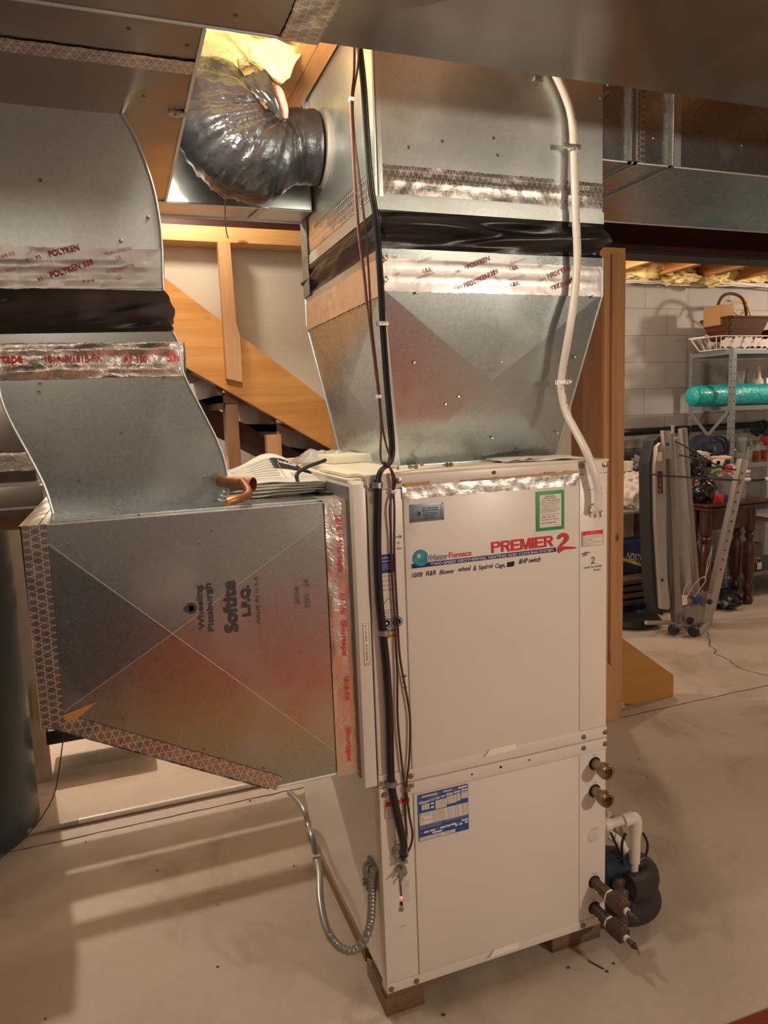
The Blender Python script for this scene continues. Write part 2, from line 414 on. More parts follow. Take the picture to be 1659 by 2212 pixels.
# ================================================================ THE ROOM
def floor_material():
    m, nt, b = newmat('concrete_floor'); L = nt.links.new
    tc = nt.nodes.new('ShaderNodeTexCoord')
    def noi(s, d, r=0.6, dist=0):
        n = nt.nodes.new('ShaderNodeTexNoise'); n.inputs['Scale'].default_value = s; n.inputs['Detail'].default_value = d; n.inputs['Roughness'].default_value = r
        n.inputs['Distortion'].default_value = dist; L(tc.outputs['Object'], n.inputs['Vector']); return n.outputs['Fac']
    def ramp(f, p0, c0, p1, c1):
        r = nt.nodes.new('ShaderNodeValToRGB'); r.color_ramp.elements[0].position = p0; r.color_ramp.elements[0].color = (*c0, 1)
        r.color_ramp.elements[1].position = p1; r.color_ramp.elements[1].color = (*c1, 1); L(f, r.inputs[0]); return r.outputs[0]
    def mul(a, c):
        x = nt.nodes.new('ShaderNodeMix'); x.data_type = 'RGBA'; x.blend_type = 'MULTIPLY'; x.inputs['Factor'].default_value = 1
        L(a, x.inputs['A']); L(c, x.inputs['B']); return x.outputs['Result']
    base = ramp(noi(1.1, 6, 0.55), 0.3, (0.40, 0.345, 0.285), 0.7, (0.56, 0.495, 0.42))
    st = ramp(noi(2.3, 7, 0.65, 0.8), 0.28, (0.72, 0.67, 0.60), 0.48, (1, 1, 1))
    lt = ramp(noi(38, 4, 0.7), 0.3, (0.93, 0.92, 0.91), 0.6, (1, 1, 1))
    sp = ramp(noi(70, 2, 0.5), 0.20, (0.35, 0.30, 0.26), 0.245, (1, 1, 1))
    c = mul(mul(mul(base, st), lt), sp)
    L(c, b.inputs['Base Color'])
    L(ramp(noi(1.8, 5), 0.35, (0.62,)*3, 0.65, (0.8,)*3), b.inputs['Roughness'])
    bp = nt.nodes.new('ShaderNodeBump'); bp.inputs['Strength'].default_value = 0.12; bp.inputs['Distance'].default_value = 0.01
    L(noi(9, 8, 0.6), bp.inputs['Height']); L(bp.outputs[0], b.inputs['Normal'])
    return m
def block_material():
    m, nt, b = newmat('painted_block'); L = nt.links.new
    tc = nt.nodes.new('ShaderNodeTexCoord'); mp = nt.nodes.new('ShaderNodeMapping'); L(tc.outputs['Object'], mp.inputs[0])
    sx = nt.nodes.new('ShaderNodeSeparateXYZ'); L(mp.outputs[0], sx.inputs[0])
    ad = nt.nodes.new('ShaderNodeMath'); ad.operation = 'ADD'; L(sx.outputs[0], ad.inputs[0]); L(sx.outputs[1], ad.inputs[1])
    cb = nt.nodes.new('ShaderNodeCombineXYZ'); L(ad.outputs[0], cb.inputs[0]); L(sx.outputs[2], cb.inputs[1])
    mp2 = nt.nodes.new('ShaderNodeMapping'); L(cb.outputs[0], mp2.inputs[0]); mp2.inputs['Location'].default_value = (-0.08+0.22, 0.017, 0)
    br = nt.nodes.new('ShaderNodeTexBrick'); L(mp2.outputs[0], br.inputs['Vector'])
    br.inputs['Scale'].default_value = 1; br.inputs['Brick Width'].default_value = 0.414; br.inputs['Row Height'].default_value = 0.2045
    br.inputs['Mortar Size'].default_value = 0.0035; br.inputs['Mortar Smooth'].default_value = 0.4
    br.inputs['Color1'].default_value = (0.46, 0.44, 0.42, 1); br.inputs['Color2'].default_value = (0.40, 0.39, 0.38, 1); br.inputs['Mortar'].default_value = (0.30, 0.29, 0.28, 1)
    n = nt.nodes.new('ShaderNodeTexNoise'); n.inputs['Scale'].default_value = 2.2; n.inputs['Detail'].default_value = 8; L(tc.outputs['Object'], n.inputs['Vector'])
    mr = nt.nodes.new('ShaderNodeMapRange'); L(n.outputs['Fac'], mr.inputs[0]); mr.inputs[1].default_value = .3; mr.inputs[2].default_value = .7; mr.inputs[3].default_value = 0.82; mr.inputs[4].default_value = 1.12
    sc = nt.nodes.new('ShaderNodeVectorMath'); sc.operation = 'SCALE'; L(br.outputs['Color'], sc.inputs[0]); L(mr.outputs[0], sc.inputs['Scale'])
    L(sc.outputs[0], b.inputs['Base Color']); b.inputs['Roughness'].default_value = 0.8
    n2 = nt.nodes.new('ShaderNodeTexNoise'); n2.inputs['Scale'].default_value = 60; n2.inputs['Detail'].default_value = 6; L(tc.outputs['Object'], n2.inputs['Vector'])
    h = nt.nodes.new('ShaderNodeMath'); h.operation = 'MULTIPLY_ADD'; L(br.outputs['Fac'], h.inputs[0]); h.inputs[1].default_value = -1.5; L(n2.outputs['Fac'], h.inputs[2])
    bp = nt.nodes.new('ShaderNodeBump'); bp.inputs['Strength'].default_value = 0.5; bp.inputs['Distance'].default_value = 0.004; L(h.outputs[0], bp.inputs['Height']); L(bp.outputs[0], b.inputs['Normal'])
    return m
BLOCKM = block_material()
XL, XR, YF, YB, ZC = -2.6, 5.5, -3.6, 3.10, 2.66
struct(G().box(XL, XR, YF, YB, -0.15, 0).out('floor', floor_material(), smooth=0))
struct(G().box(XL-.1, XR+.1, YB, YB+0.2, 0, 2.425).out('wall_back', BLOCKM, smooth=0))
struct(G().box(XL-.2, XL, YF, YB, 0, ZC).out('wall_left', BLOCKM, smooth=0))
struct(G().box(XR, XR+.2, YF, YB, 0, ZC).out('wall_right', BLOCKM, smooth=0))
struct(G().box(XL-.1, XR+.1, YF-.2, YF, 0, ZC).out('wall_front', mat('dim_wall', (0.30, 0.28, 0.26), 0.8, var=0.05), smooth=0))
struct(G().box(XL-.1, XR+.1, YF-.1, YB+.3, ZC, ZC+.03).out('ceiling', wood('subfloor', (0.42, 0.24, 0.10), (0.34, 0.18, 0.07), 'x'), smooth=0))
struct(G().box(XL-.1, XR+.1, YB+.12, YB+.2, 2.425, ZC).out('trim_1', WOODX, label=None))  # rim joist

# saw-cut joint and crack, dark grooves lying in the slab
JT = mat('joint_dirt', (0.10, 0.075, 0.055), 0.9)
def ribbon(pts, wd, z=0.0012):
    g = G(); n = len(pts); L_, R_ = [], []
    for i, p in enumerate(pts):
        p = Vector((p[0], p[1], z)); a = Vector((*pts[max(i-1, 0)][:2], z)); b = Vector((*pts[min(i+1, n-1)][:2], z))
        t = (b-a).normalized(); s_ = Vector((-t.y, t.x, 0))*wd*(0.6+0.8*random.random())/2
        L_.append(g.bm.verts.new(p+s_)); R_.append(g.bm.verts.new(p-s_))
    for i in range(n-1): g.bm.faces.new([L_[i], L_[i+1], R_[i+1], R_[i]])
    return g
pts = [(-2.5+8*i/160, 1.19+0.003*random.uniform(-1, 1)+0.006*(i/160)*8/2) for i in range(161)]
tag(ribbon(pts, 0.005).out('floor_joint', JT, smooth=0), 'straight dark control joint cut across the concrete floor', 'floor joint')
cr = []
for a, b in ((1530, 1365), (1535, 1395), (1548, 1405), (1545, 1412), (1575, 1425), (1590, 1440), (1625, 1452), (1659, 1460), (1720, 1478)):
    p = PZ(a, b, 0); cr.append((p.x, p.y))
fine = []
for a, b in zip(cr, cr[1:]):
    for k in range(5):
        t = k/5; fine.append((a[0]*(1-t)+b[0]*t+random.uniform(-.008, .008), a[1]*(1-t)+b[1]*t+random.uniform(-.008, .008)))
tag(ribbon(fine, 0.006).out('floor_crack', JT, smooth=0), 'thin crooked crack in the concrete floor before the folded exercise machine', 'crack')

# steel beam across the basement, ceiling joists, sill insulation
g = G()
g.box(XL, XR, 1.26, 1.42, 2.205, 2.225).box(XL, XR, 1.335, 1.345, 2.22, 2.39).box(XL, XR, 1.26, 1.42, 2.385, 2.405)
tag(g.out('steel_beam', STEELRED), 'dark red painted steel I-beam above the stud wall and opening', 'beam')
g = G().box(1.70, XR, 1.27, 1.41, 2.188, 2.204)
tag(g.out('beam_shim_plate', mat('dark_plate', (0.03, 0.028, 0.028), 0.6)), 'thin dark strip under the red steel beam over the opening', 'plate')
jx = [-2.2, -1.8, -1.4, -1.0, -0.62]
for i, x in enumerate([-2.2, -1.75, -1.3, -0.85, -0.43, 0.40, 0.81, 1.22, 1.63, 2.04, 2.45, 2.86, 3.27, 3.68, 4.09, 4.5, 4.91]):
    if x in (-2.2, -1.75, -1.3, -0.85): continue
    o = G().box(x, x+0.04, YF, YB+.1, 2.43, ZC).out('ceiling_joist', WOODY)
    tag(o, 'ceiling joist running front to back above the ducts', 'joist', 'ceiling joists')
g = G().box(-0.022, 0.022, -.2, 1.2, 2.405, ZC).box(0.024, 0.068, -.2, 1.2, 2.405, ZC)
tag(g.out('doubled_joist', WOODY), 'orange doubled joist beside yellow insulation and the tall supply plenum', 'joist')

def batt(name, x0, x1, y0, y1, z, thick, amp, label, seed, grp=None):
    g = G()
    def top(u, v):
        x = x0+(x1-x0)*u; y = y0+(y1-y0)*v
        n = noise.fractal(Vector((x*7+seed, y*7, seed)), 0.8, 2.1, 5)
        e = min(1, 8*min(u, 1-u, v, 1-v)+0.02)
        return Vector((x, y, z-thick*e*(0.7+0.3*noise.noise(Vector((x*3, y*3, seed*3))))+n*amp*e))
    nu = max(8, int((x1-x0)/.014)); nv = max(8, int((y1-y0)/.014)); nu = min(nu, 150); nv = min(nv, 80)
    g.grid(top, nu, nv)
    g.grid(lambda u, v: Vector((x0+(x1-x0)*u, y0+(y1-y0)*v, z+0.02)), 1, 1)
    o = g.out(name, INSUL, smooth=80, fixn=False)
    tag(o, label, 'insulation', grp); return o
batt('insulation_batt', -0.42, -0.025, 0.12, 1.10, 2.52, 0.08, 0.05, 'yellow fibreglass batt in the joist bay above the black flexible duct', 3)
# torn corner of the batt hanging down beside the joist
g = G()
c0 = [PY(a, b, 0.36) for a, b in ((540, 78), (655, 100), (640, 130), (628, 165), (612, 178), (575, 148), (545, 130))]
g.prism(c0, (0, 0.06, 0.02)); bmesh.ops.triangulate(g.bm, faces=g.bm.faces); bmesh.ops.subdivide_edges(g.bm, edges=g.bm.edges, cuts=5, use_grid_fill=True)
for v in g.bm.verts: v.co += noise.noise_vector(v.co*22)*0.012
tag(g.out('insulation_flap', INSUL, smooth=80), 'torn yellow fibreglass flap hanging in front of the orange joist', 'insulation')

# sill insulation at back wall (lumpy) and white cables under it
def lump(px0, px1, py0, py1, y, seed, label):
    a = PY(px0, (py0+py1)/2, y); b = PY(px1, (py0+py1)/2, y); zt = PY((px0+px1)/2, py0, y).z; zb = PY((px0+px1)/2, py1, y).z
    g = G().ball(((a.x+b.x)/2, y, (zt+zb)/2), 1, (abs(b.x-a.x)/2, 0.10, abs(zt-zb)/2), 5, 0.55, 2.6, seed)
    for v in g.bm.verts: v.co += noise.noise_vector(v.co*25)*0.010
    tag(g.out('sill_insulation', INSUL, smooth=80), label, 'insulation', 'yellow insulation tufts along the sill')
for i, (a, b, c, d, y) in enumerate([(1352, 1452, 545, 596, 2.85), (1360, 1440, 570, 604, 2.95), (1425, 1520, 548, 585, 2.92), (1435, 1500, 578, 614, 2.90), (1480, 1600, 552, 594, 2.97), (1518, 1562, 585, 616, 2.88),
                                     (1555, 1680, 550, 590, 2.92), (1590, 1720, 572, 605, 2.98), (1400, 1700, 540, 575, 3.04)]):
    lump(a, b, c, d, y, i*5+1, 'ragged yellow fibreglass tuft on the sill, '+('first from the wooden post, bright and frayed', 'low one tucked behind the first by the post', 'wide one second along from the post', 'small one sagging onto the white cables', 'long one above the light basket', 'small one directly above the basket handle', 'wide one towards the right edge of the photo', 'lower one at the right edge of the photo', 'long upper one against the rim joist')[i])
g = G()
def sillf(u, v):
    x = 2.7+u*2.7; z = 2.44+.20*v
    return Vector((x, 2.98-.12*abs(noise.noise(Vector((x*3.1, z*9, 2))))-.05*noise.noise(Vector((x*9, z*16, 5)))-.02*noise.noise(Vector((x*30, z*30, 5))), z-.03*(1-v)*abs(noise.noise(Vector((x*6, 0, 8))))*2))
g.grid(sillf, 260, 26); tag(g.out('sill_insulation', INSUL, smooth=80, fixn=False), 'long rumpled yellow fibreglass batt stuffed along the rim joist', 'insulation')
for k in range(6):
    pts = []
    for i, px in enumerate((1340, 1400, 1450, 1500, 1560, 1620, 1700)):
        q = PY(px, 602+8*math.sin(i*1.7+k*2)*0.5+(px-1340)*0.032+k*1.3, 3.02-0.012*k); pts.append(q)
    tag(G().tube(pts, 0.006, 8).out('white_cable', PVC), 'white electrical cable loose along the top of the block wall', 'cable', 'white cables along the sill')

# ---- stair wall: drywall panel, plate, studs, stringer
YW = 1.25
# stringer edges in the plane y=1.25
s0 = PY(355, 600, YW); s1 = PY(740, 892, YW); s2 = PY(740, 968, YW); s3 = PY(360, 762, YW)
drs = (s1.z-s0.z)/(s1.x-s0.x)
def st_top(x): return s0.z+(x-s0.x)*drs
drs2 = (s2.z-s3.z)/(s2.x-s3.x)
def st_bot(x): return s3.z+(x-s3.x)*drs2
g = G().prism([(-0.9, 1.335, st_top(-.9)), (-0.9, 1.335, 2.20), (1.475, 1.335, 2.20), (1.475, 1.335, 0.0), (0.29, 1.335, 0.0), (0.29, 1.335, st_top(.29))], (0, 0.013, 0))
o = g.out('drywall_panel', DRYWALL, smooth=0); tag(o, 'pale unfinished drywall behind the stair stringer and studs', 'drywall')
g = G().prism([(-0.9, YW, st_top(-.9)), (0.335, YW, st_top(.335)), (0.335, YW, 1.26), (0.335, YW, st_bot(.335)-.03), (-0.9, YW, st_bot(-.9))], (0, 0.04, 0))
tag(g.out('stair_stringer', WOODO, smooth=0), 'wide orange diagonal stair stringer behind the heat pump', 'stringer')
tag(G().box(-0.9, 1.69, YW-.02, 1.33, 2.145, 2.20, .002).out('top_plate', WOODX), 'horizontal wooden top plate under the red steel beam', 'wooden plate')
def stud(x0, x1, z0, z1, label, y0=YW, y1=1.33, m=None, name='wall_stud'):
    o = G().box(x0, x1, y0, y1, z0, z1, .0025).out(name, m or WOODZ); tag(o, label, 'stud'); return o
g = G().prism([(-0.117, YW-.045, 2.144), (-0.075, YW-.045, 2.144), (-0.071, YW-.045, st_top(-.071)+.02), (-0.060, YW-.045, st_top(-.071)-.02), (-0.062, YW-.045, 1.64), (-0.118, YW-.045, 1.655)], (0, 0.044, 0))
tag(g.out('wall_stud', WOODZ, smooth=0), 'short stud notched over the orange stair stringer', 'stud')
stud(0.285, 0.335, 0, st_top(.3)-.02, 'upright stud where the stair stringer ends behind the supply duct', YW-.01, 1.33)
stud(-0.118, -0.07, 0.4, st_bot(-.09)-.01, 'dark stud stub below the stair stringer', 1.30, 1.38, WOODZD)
stud(0.028, 0.085, 0.4, 1.44, 'pale stud standing under the lower end of the stringer', 1.262, 1.31)
# stair underside: carriage boards, risers
g = G().prism([(-0.9, 1.62, st_bot(-.9)-.08), (0.45, 1.62, st_bot(.45)-.08), (0.45, 1.62, st_bot(.45)-.20), (-0.9, 1.62, st_bot(-.9)-.20)], (0, 0.04, 0))
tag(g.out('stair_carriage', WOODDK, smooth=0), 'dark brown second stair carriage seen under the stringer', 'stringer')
for i in range(7):
    x = -0.95+i*0.2; zt = st_bot(x+.2)+.06
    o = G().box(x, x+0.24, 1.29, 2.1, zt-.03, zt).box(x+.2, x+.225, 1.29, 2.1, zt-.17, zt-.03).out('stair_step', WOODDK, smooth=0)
    tag(o, 'dark stair step seen from below behind the stringer, number %s from the top' % ('one', 'two', 'three', 'four', 'five', 'six', 'seven')[i], 'step', 'stair steps seen from below')
g = G().prism([(-0.9, YW+.042, st_bot(-.9)-.004), (0.33, YW+.042, st_bot(.33)-.004), (0.33, YW+.042, st_bot(.33)-.02), (-0.9, YW+.042, st_bot(-.9)-.02)], (0, 0.03, 0))
tag(g.out('stringer_strip', mat('grey_strip', (0.35, 0.30, 0.25), .7), smooth=0), 'thin grey strip along the underside of the stringer', 'strip')

# ---- post at the wall end
px = [PY(a, 900, 1.21).x for a in (1277, 1307, 1322, 1340, 1352)]
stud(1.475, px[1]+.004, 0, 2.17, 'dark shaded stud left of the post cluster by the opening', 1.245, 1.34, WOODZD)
stud(px[1]+.004, px[2]-.0025, 0, 2.17, 'narrow left stud in the pale post cluster', 1.222, 1.31)
stud(px[2]+.001, px[3]-.0025, 0, 2.17, 'knotty middle stud in the pale post cluster', 1.209, 1.305)
stud(px[3]+.001, px[4]+.002, 0, 2.17, 'right-hand stud of the post cluster edging the opening', 1.222, 1.335)
o = G().prism([(px[1]-.02, 1.195, 0.0), (px[3]-.004, 1.195, 0.0), (px[3]-.004, 1.195, 0.20), (px[1]-.02, 1.195, 0.34)], (0, 0.018, 0)).out('kick_block', WOODZ, smooth=0)
tag(o, 'short slant-topped wooden block at the foot of the post cluster', 'block')
bp_ = [PY(a, b, 1.30) for a, b in ((1338, 1374), (1455, 1458), (1455, 1499), (1365, 1524), (1338, 1505))]
for q in bp_:
    if q.z < 0.02: q.z = 0.0
bp_[3].z = 0.0; bp_[2].z = 0.002; bp_[4].z = 0.03
tag(G().prism(bp_, (0, 0.04, 0), .002).out('plywood_brace', PLY, smooth=0), 'triangular plywood brace on the floor beside the post', 'brace')

# ================================================================ HEAT PUMP CABINET
W, D, ZB, ZS, ZT = 0.65, 0.83, 0.075, 0.622, 1.369
hp = thing('heat_pump', 'tall white heat pump cabinet with red PREMIER 2 lettering on wooden blocks', 'heat pump', (W/2, D/2, ZB))
G().box(0.004, W-.004, 0.004, D, ZB, ZS-.001, .003).out('lower_casing', WHITE, hp)
G().box(0.003, W-.003, 0.004, D, ZS+.001, ZT-.002, .003).out('upper_casing', WHITE, hp)
# front skins
def skin(name, x0, x1, z0, z1, y=-0.0015, bev=.0012, m=WHITE):
    return G().box(x0, x1, y, 0.006, z0, z1, bev).out(name, m, hp)
skin('top_rail', 0, W, 1.336, ZT)
skin('left_strip', 0, .0835, .654, 1.334)
skin('upper_panel', .0865, .5635, .651, 1.334, -0.003)
skin('right_strip', .5665, W, .654, 1.334)
skin('lower_rail', -.001, W+.001, .623, .6525, -.004)
skin('middle_rail', -.001, W+.001, .588, .6195, -.004)
skin('left_strip', 0, .0845, .102, .586)
skin('lower_panel', .0875, .5630, .102, .586, -0.003)
skin('right_strip', .566, W, .102, .586)
skin('bottom_rail', 0, W, ZB, .100, -.002)
# lid with a small overhang, and side skin with return edge
G().box(-.003, W+.003, -.004, D+.003, ZT-.004, ZT+.0015, .001).out('top_cover', mat('warm_lit_cover', (0.80, 0.73, 0.60), 0.5, var=.06, vscale=9), hp)  # white lid; the warm lamp light on it is put into the colour
G().box(-.001, .006, 0.03, D-.01, .10, .60, .001).out('side_panel', WHITE, hp)
G().box(-.0025, .004, 0.004, .03, ZB, .62, .001).out('corner_edge', WHITE_G, hp)
for x0, x1, z in ((.279, .372, .6535), (.281, .372, .0975)):
    g = G().prism([(x0, -.012, z-.006), (x0+.018, -.005, z+.006), (x1, -.005, z+.006), (x1-.006, -.012, z-.004)], (0, 0.0015, 0))
    g.out('panel_handle', mat('handle_cream', (0.78, 0.72, 0.62), .4), hp)
def screw(p, r=.0055, ax=(0, -1, 0), parent=hp, m=SCREW, name='screw'):
    a = Vector(ax)
    return G().lathe(p, [(r*1.25, 0), (r*1.25, .0012), (r, .0014), (r*.95, .004), (r*.55, .0048), (0, .0045)], a, 12).out(name, m, parent)
for x, z in ((.015, 1.353), (.076, 1.353), (.571, 1.357), (.641, 1.356), (.577, .637), (.645, .637), (.645, .604), (.577, .606), (.010, .604), (.081, .636), (.577, .088), (.010, .087), (.078, .087)):
    screw((x, -.004, z))
hb = G()
for x, z, r in ((.322, 1.356, .0045), (.327, .606, .0035), (.245, .604, .0025), (.411, .607, .0025)):
    hb.cyl((x, -.0047, z), (x, -.003, z), r, n=14)
hb.out('screw_holes', BLACK, hp, 'small dark empty screw holes')

# foil scrim strip and orange glue at the panel top
g = G(); n = 40
def stripf(u, v):
    x = .083+u*.478; z = 1.339-v*.030+.0012*math.sin(u*70)*(v-.5)
    return Vector((x, -.0052+.0012*noise.noise(Vector((x*60, z*60, 0))), z))
g.grid(stripf, 80, 6); g.out('foil_tape', SCRIM_XZ, hp, 'crinkled foil tape strip with woven threads along the panel top', smooth=80)
g = G()
gl = mat('tan_glue', (0.62, 0.36, 0.14), .7, var=.2, vscale=60)
g.prism([(.088, -.0062, 1.336), (.152, -.0062, 1.341), (.152, -.0062, 1.347), (.088, -.0062, 1.346)], (0, .001, 0))
for i in range(34):
    x = .235+i*.0095; h = .002+.004*random.random()*(i/20)
    g.prism([(x, -.0064, 1.340), (x+.0098, -.0064, 1.340+random.uniform(0, .001)), (x+.0098, -.0064, 1.342+h), (x, -.0064, 1.342+h*random.random())], (0, .001, 0))
g.out('glue_residue', gl, hp, 'ragged tan glue residue above the foil strip')

# contractor plate
yy = -.004
def plate(x0, x1, z0, z1, m, name, label=None, y=yy, th=.001):
    return G().box(x0, x1, y-th, y, z0, z1, .0003).out(name, m, hp, label)
pl = plate(.0995, .1865, 1.2535, 1.2955, mat('blue_grey_metal', (.20, .25, .31), .4, .5), 'contractor_plate', 'small blue-grey metal contractor plate')
g = G()
ftext(g, 'SCOTTS MOUNTAIN', .131, 1.283, .040, .0040, yy-.001, bold=.01); ftext(g, 'HEATING & COOLING', .131, 1.2775, .040, .0040, yy-.001, bold=.01)
ftext(g, '17 Independence Road', .133, 1.272, .034, .0026, yy-.001); ftext(g, 'Bridgewater, NJ 07059', .133, 1.268, .034, .0026, yy-.001)
ftext(g, '(908) 753-3976', .136, 1.264, .026, .003, yy-.001); ftext(g, '(609) 730-0919', .136, 1.2595, .026, .003, yy-.001)
for a in range(7):
    t = a*math.pi/3.5; g.prism([(.119+.002*math.cos(t), yy-.0015, 1.273+.002*math.sin(t)), (.119+.006*math.cos(t-.15), yy-.0015, 1.273+.006*math.sin(t-.15)), (.119+.006*math.cos(t+.15), yy-.0015, 1.273+.006*math.sin(t+.15))], (0, .0004, 0))
g.box(.121, .126, yy-.0016, yy-.001, 1.269, 1.277)
for x0, x1, z0, z1 in ((.107, .179, 1.2585, 1.2592), (.107, .179, 1.2895, 1.2902), (.107, .1077, 1.2585, 1.2902), (.1785, .1792, 1.2585, 1.2902)): g.box(x0, x1, yy-.0014, yy-.001, z0, z1)
for x in (.103, .183):
    for z in (1.2565, 1.2925): g.cyl((x, yy-.0016, z), (x, yy-.001, z), .0014, n=10)
g.out('lettering', BLACK_M, pl)
# green sticker
pl = plate(.4365, .5180, 1.2015, 1.3010, mat('green_border', (.01, .42, .14), .5), 'service_sticker', 'green-edged white service sticker with print and handwriting')
G().box(.4445, .5100, yy-.0014, yy-.0009, 1.2095, 1.2930).out('paper_face', PAPER, pl)
g = G()
y2 = yy-.0012
ftext(g, 'INSTALLED', .463, 1.2865, .026, .0026, y2, bold=.01); ftext(g, 'CONTROL CONTRACTOR', .458, 1.2820, .036, .0026, y2, bold=.01)
rows = [(1.276, .452, .052, .0030), (1.2715, .448, .056, .0022), (1.268, .448, .053, .0018), (1.2635, .454, .043, .0018), (1.260, .455, .040, .0018), (1.2555, .448, .057, .0020), (1.2518, .448, .055, .0020), (1.248, .448, .044, .0020)]
tx = ['Date 2-9-98  Installed by', 'Service this unit for refrigerant leaks twice', 'Specifications (R-22)  Manufacturer listing', 'If the below lines match the', 'the temperature of return required', 'Always OBSERVE cautions marked on this system', 'should unless less refrigerant contact switch', 'Always replace matching valves (R-22)']
for (z, x, wd, h), t in zip(rows, tx): ftext(g, t, x, z, wd, h, y2)
ftext(g, 'For scheduling or service, please contact', .449, 1.241, .053, .002, y2)
ftext(g, '(908) 753-3976', .451, 1.2345, .040, .0034, y2, shear=.3); ftext(g, 'Somerville area - 24 hours', .449, 1.2285, .054, .003, y2, shear=.3)
ftext(g, 'JUST call BELOW', .449, 1.2195, .044, .0036, y2, shear=.3); ftext(g, 'L 12', .492, 1.2135, .010, .002, y2)
for x0, x1, z0, z1 in ((.4445, .51, 1.2095, 1.2101), (.4445, .51, 1.2924, 1.293), (.4445, .4451, 1.2095, 1.293), (.5094, .51, 1.2095, 1.293)): g.box(x0, x1, y2-.0008, y2-.0003, z0, z1)
g.out('lettering', BLACK_M, pl)
# warning stickers
def warning(x0, x1, z0, z1, label, y=yy):
    p = plate(x0, x1, z0, z1, PAPER, 'warning_sticker', label, y)
    G().box(x0, x1, y-.0016, y-.001, z1-(z1-z0)*.27, z1).out('red_header', REDINK, p)
    g = G(); h = z1-z0; wd = x1-x0
    ftext(g, 'WARNING', x0+wd*.35, z1-h*.12, wd*.3, h*.07, y-.001); ftext(g, 'ELECTRIC SHOCK HAZARD', x0+wd*.18, z1-h*.23, wd*.6, h*.075, y-.001)
    g.out('header_lettering', mat('pink_print', (.9, .55, .5), .5), p)
    g = G()
    for k, t in enumerate(('More than one source of electrical', 'supply.  Disconnect all power before', 'servicing.', 'Plusieurs source d\' alimentation, couler', 'le disjoncteur ou ouper toutes les', 'sources d\' alimentation')):
        ftext(g, t, x0+wd*.03, z1-h*(.38+.11*k), wd*(.9 if k != 2 and k != 5 else .45), h*.055, y-.001)
    for a in ((x0, x1, z0, z0+.0006), (x0, x0+.0006, z0, z1), (x1-.0006, x1, z0, z1)): g.box(a[0], a[1], y-.0014, y-.001, a[2], a[3])
    g.out('lettering', BLACK_M, p)
warning(.572, .635, 1.150, 1.189, 'red-headed warning sticker on the upper right strip')
warning(.012, .075, .541, .583, 'red-headed warning sticker on the lower left strip')

# logo
sp = mat('navy_stripe', (.012, .022, .20), .4)
st_ = plate(.101, .4935, 1.1455, 1.1565, sp, 'logo_stripe', 'navy stripe reading TWO-SPEED GEOTHERMAL HEATING AND COOLING SYSTEM', th=.0008)
g = G(); ftext(g, 'TWO-SPEED GEOTHERMAL HEATING AND COOLING SYSTEM', .148, 1.1477, .337, .0066, yy-.001, bold=.012); g.out('lettering', WHITEINK, st_)
m, nt, b = newmat('globe_print')
tc = nt.nodes.new('ShaderNodeTexCoord'); n = nt.nodes.new('ShaderNodeTexNoise'); n.inputs['Scale'].default_value = 55; n.inputs['Detail'].default_value = 3
nt.links.new(tc.outputs['Object'], n.inputs['Vector']); rp = nt.nodes.new('ShaderNodeValToRGB'); nt.links.new(n.outputs['Fac'], rp.inputs[0])
rp.color_ramp.elements[0].position = .42; rp.color_ramp.elements[1].position = .6; rp.color_ramp.elements[0].color = (.01, .25, .55, 1); rp.color_ramp.elements[1].color = (.02, .40, .30, 1)
nt.links.new(rp.outputs[0], b.inputs['Base Color']); b.inputs['Roughness'].default_value = .4
G().cyl((.1235, yy-.0016, 1.1685), (.1235, yy, 1.1685), .0195, n=48).out('logo_globe', m, hp, 'blue and green printed globe')
G().cyl((.119, yy-.0018, 1.174), (.119, yy-.0016, 1.174), .005, n=20).out('globe_glint', mat('globe_light', (.45, .75, .85), .4), hp)
g = G(); ftext(g, 'Water', .139, 1.1600, .058, .0135, yy, bold=.022, shear=.35, lift=.0018); g.out('water_lettering', BLUEINK, hp, 'slanted word Water in navy outline')
g = G(); ftext(g, 'Water', .1395, 1.1606, .0565, .0125, yy, bold=-.012, shear=.35, lift=.0024); g.out('water_lettering_fill', WHITEINK, hp)
g = G(); ftext(g, 'Furnace', .198, 1.1610, .059, .0135, yy, bold=.022, lift=.0014); ftext(g, '.', .2585, 1.161, .002, .004, yy); g.out('furnace_lettering', REDINK, hp, 'word Furnace in red')
g = G(); ftext(g, 'Furnace', .1985, 1.1620, .0575, .0105, yy, bold=-.028, lift=.0020); g.out('furnace_lettering_fill', WHITEINK, hp)
g = G()
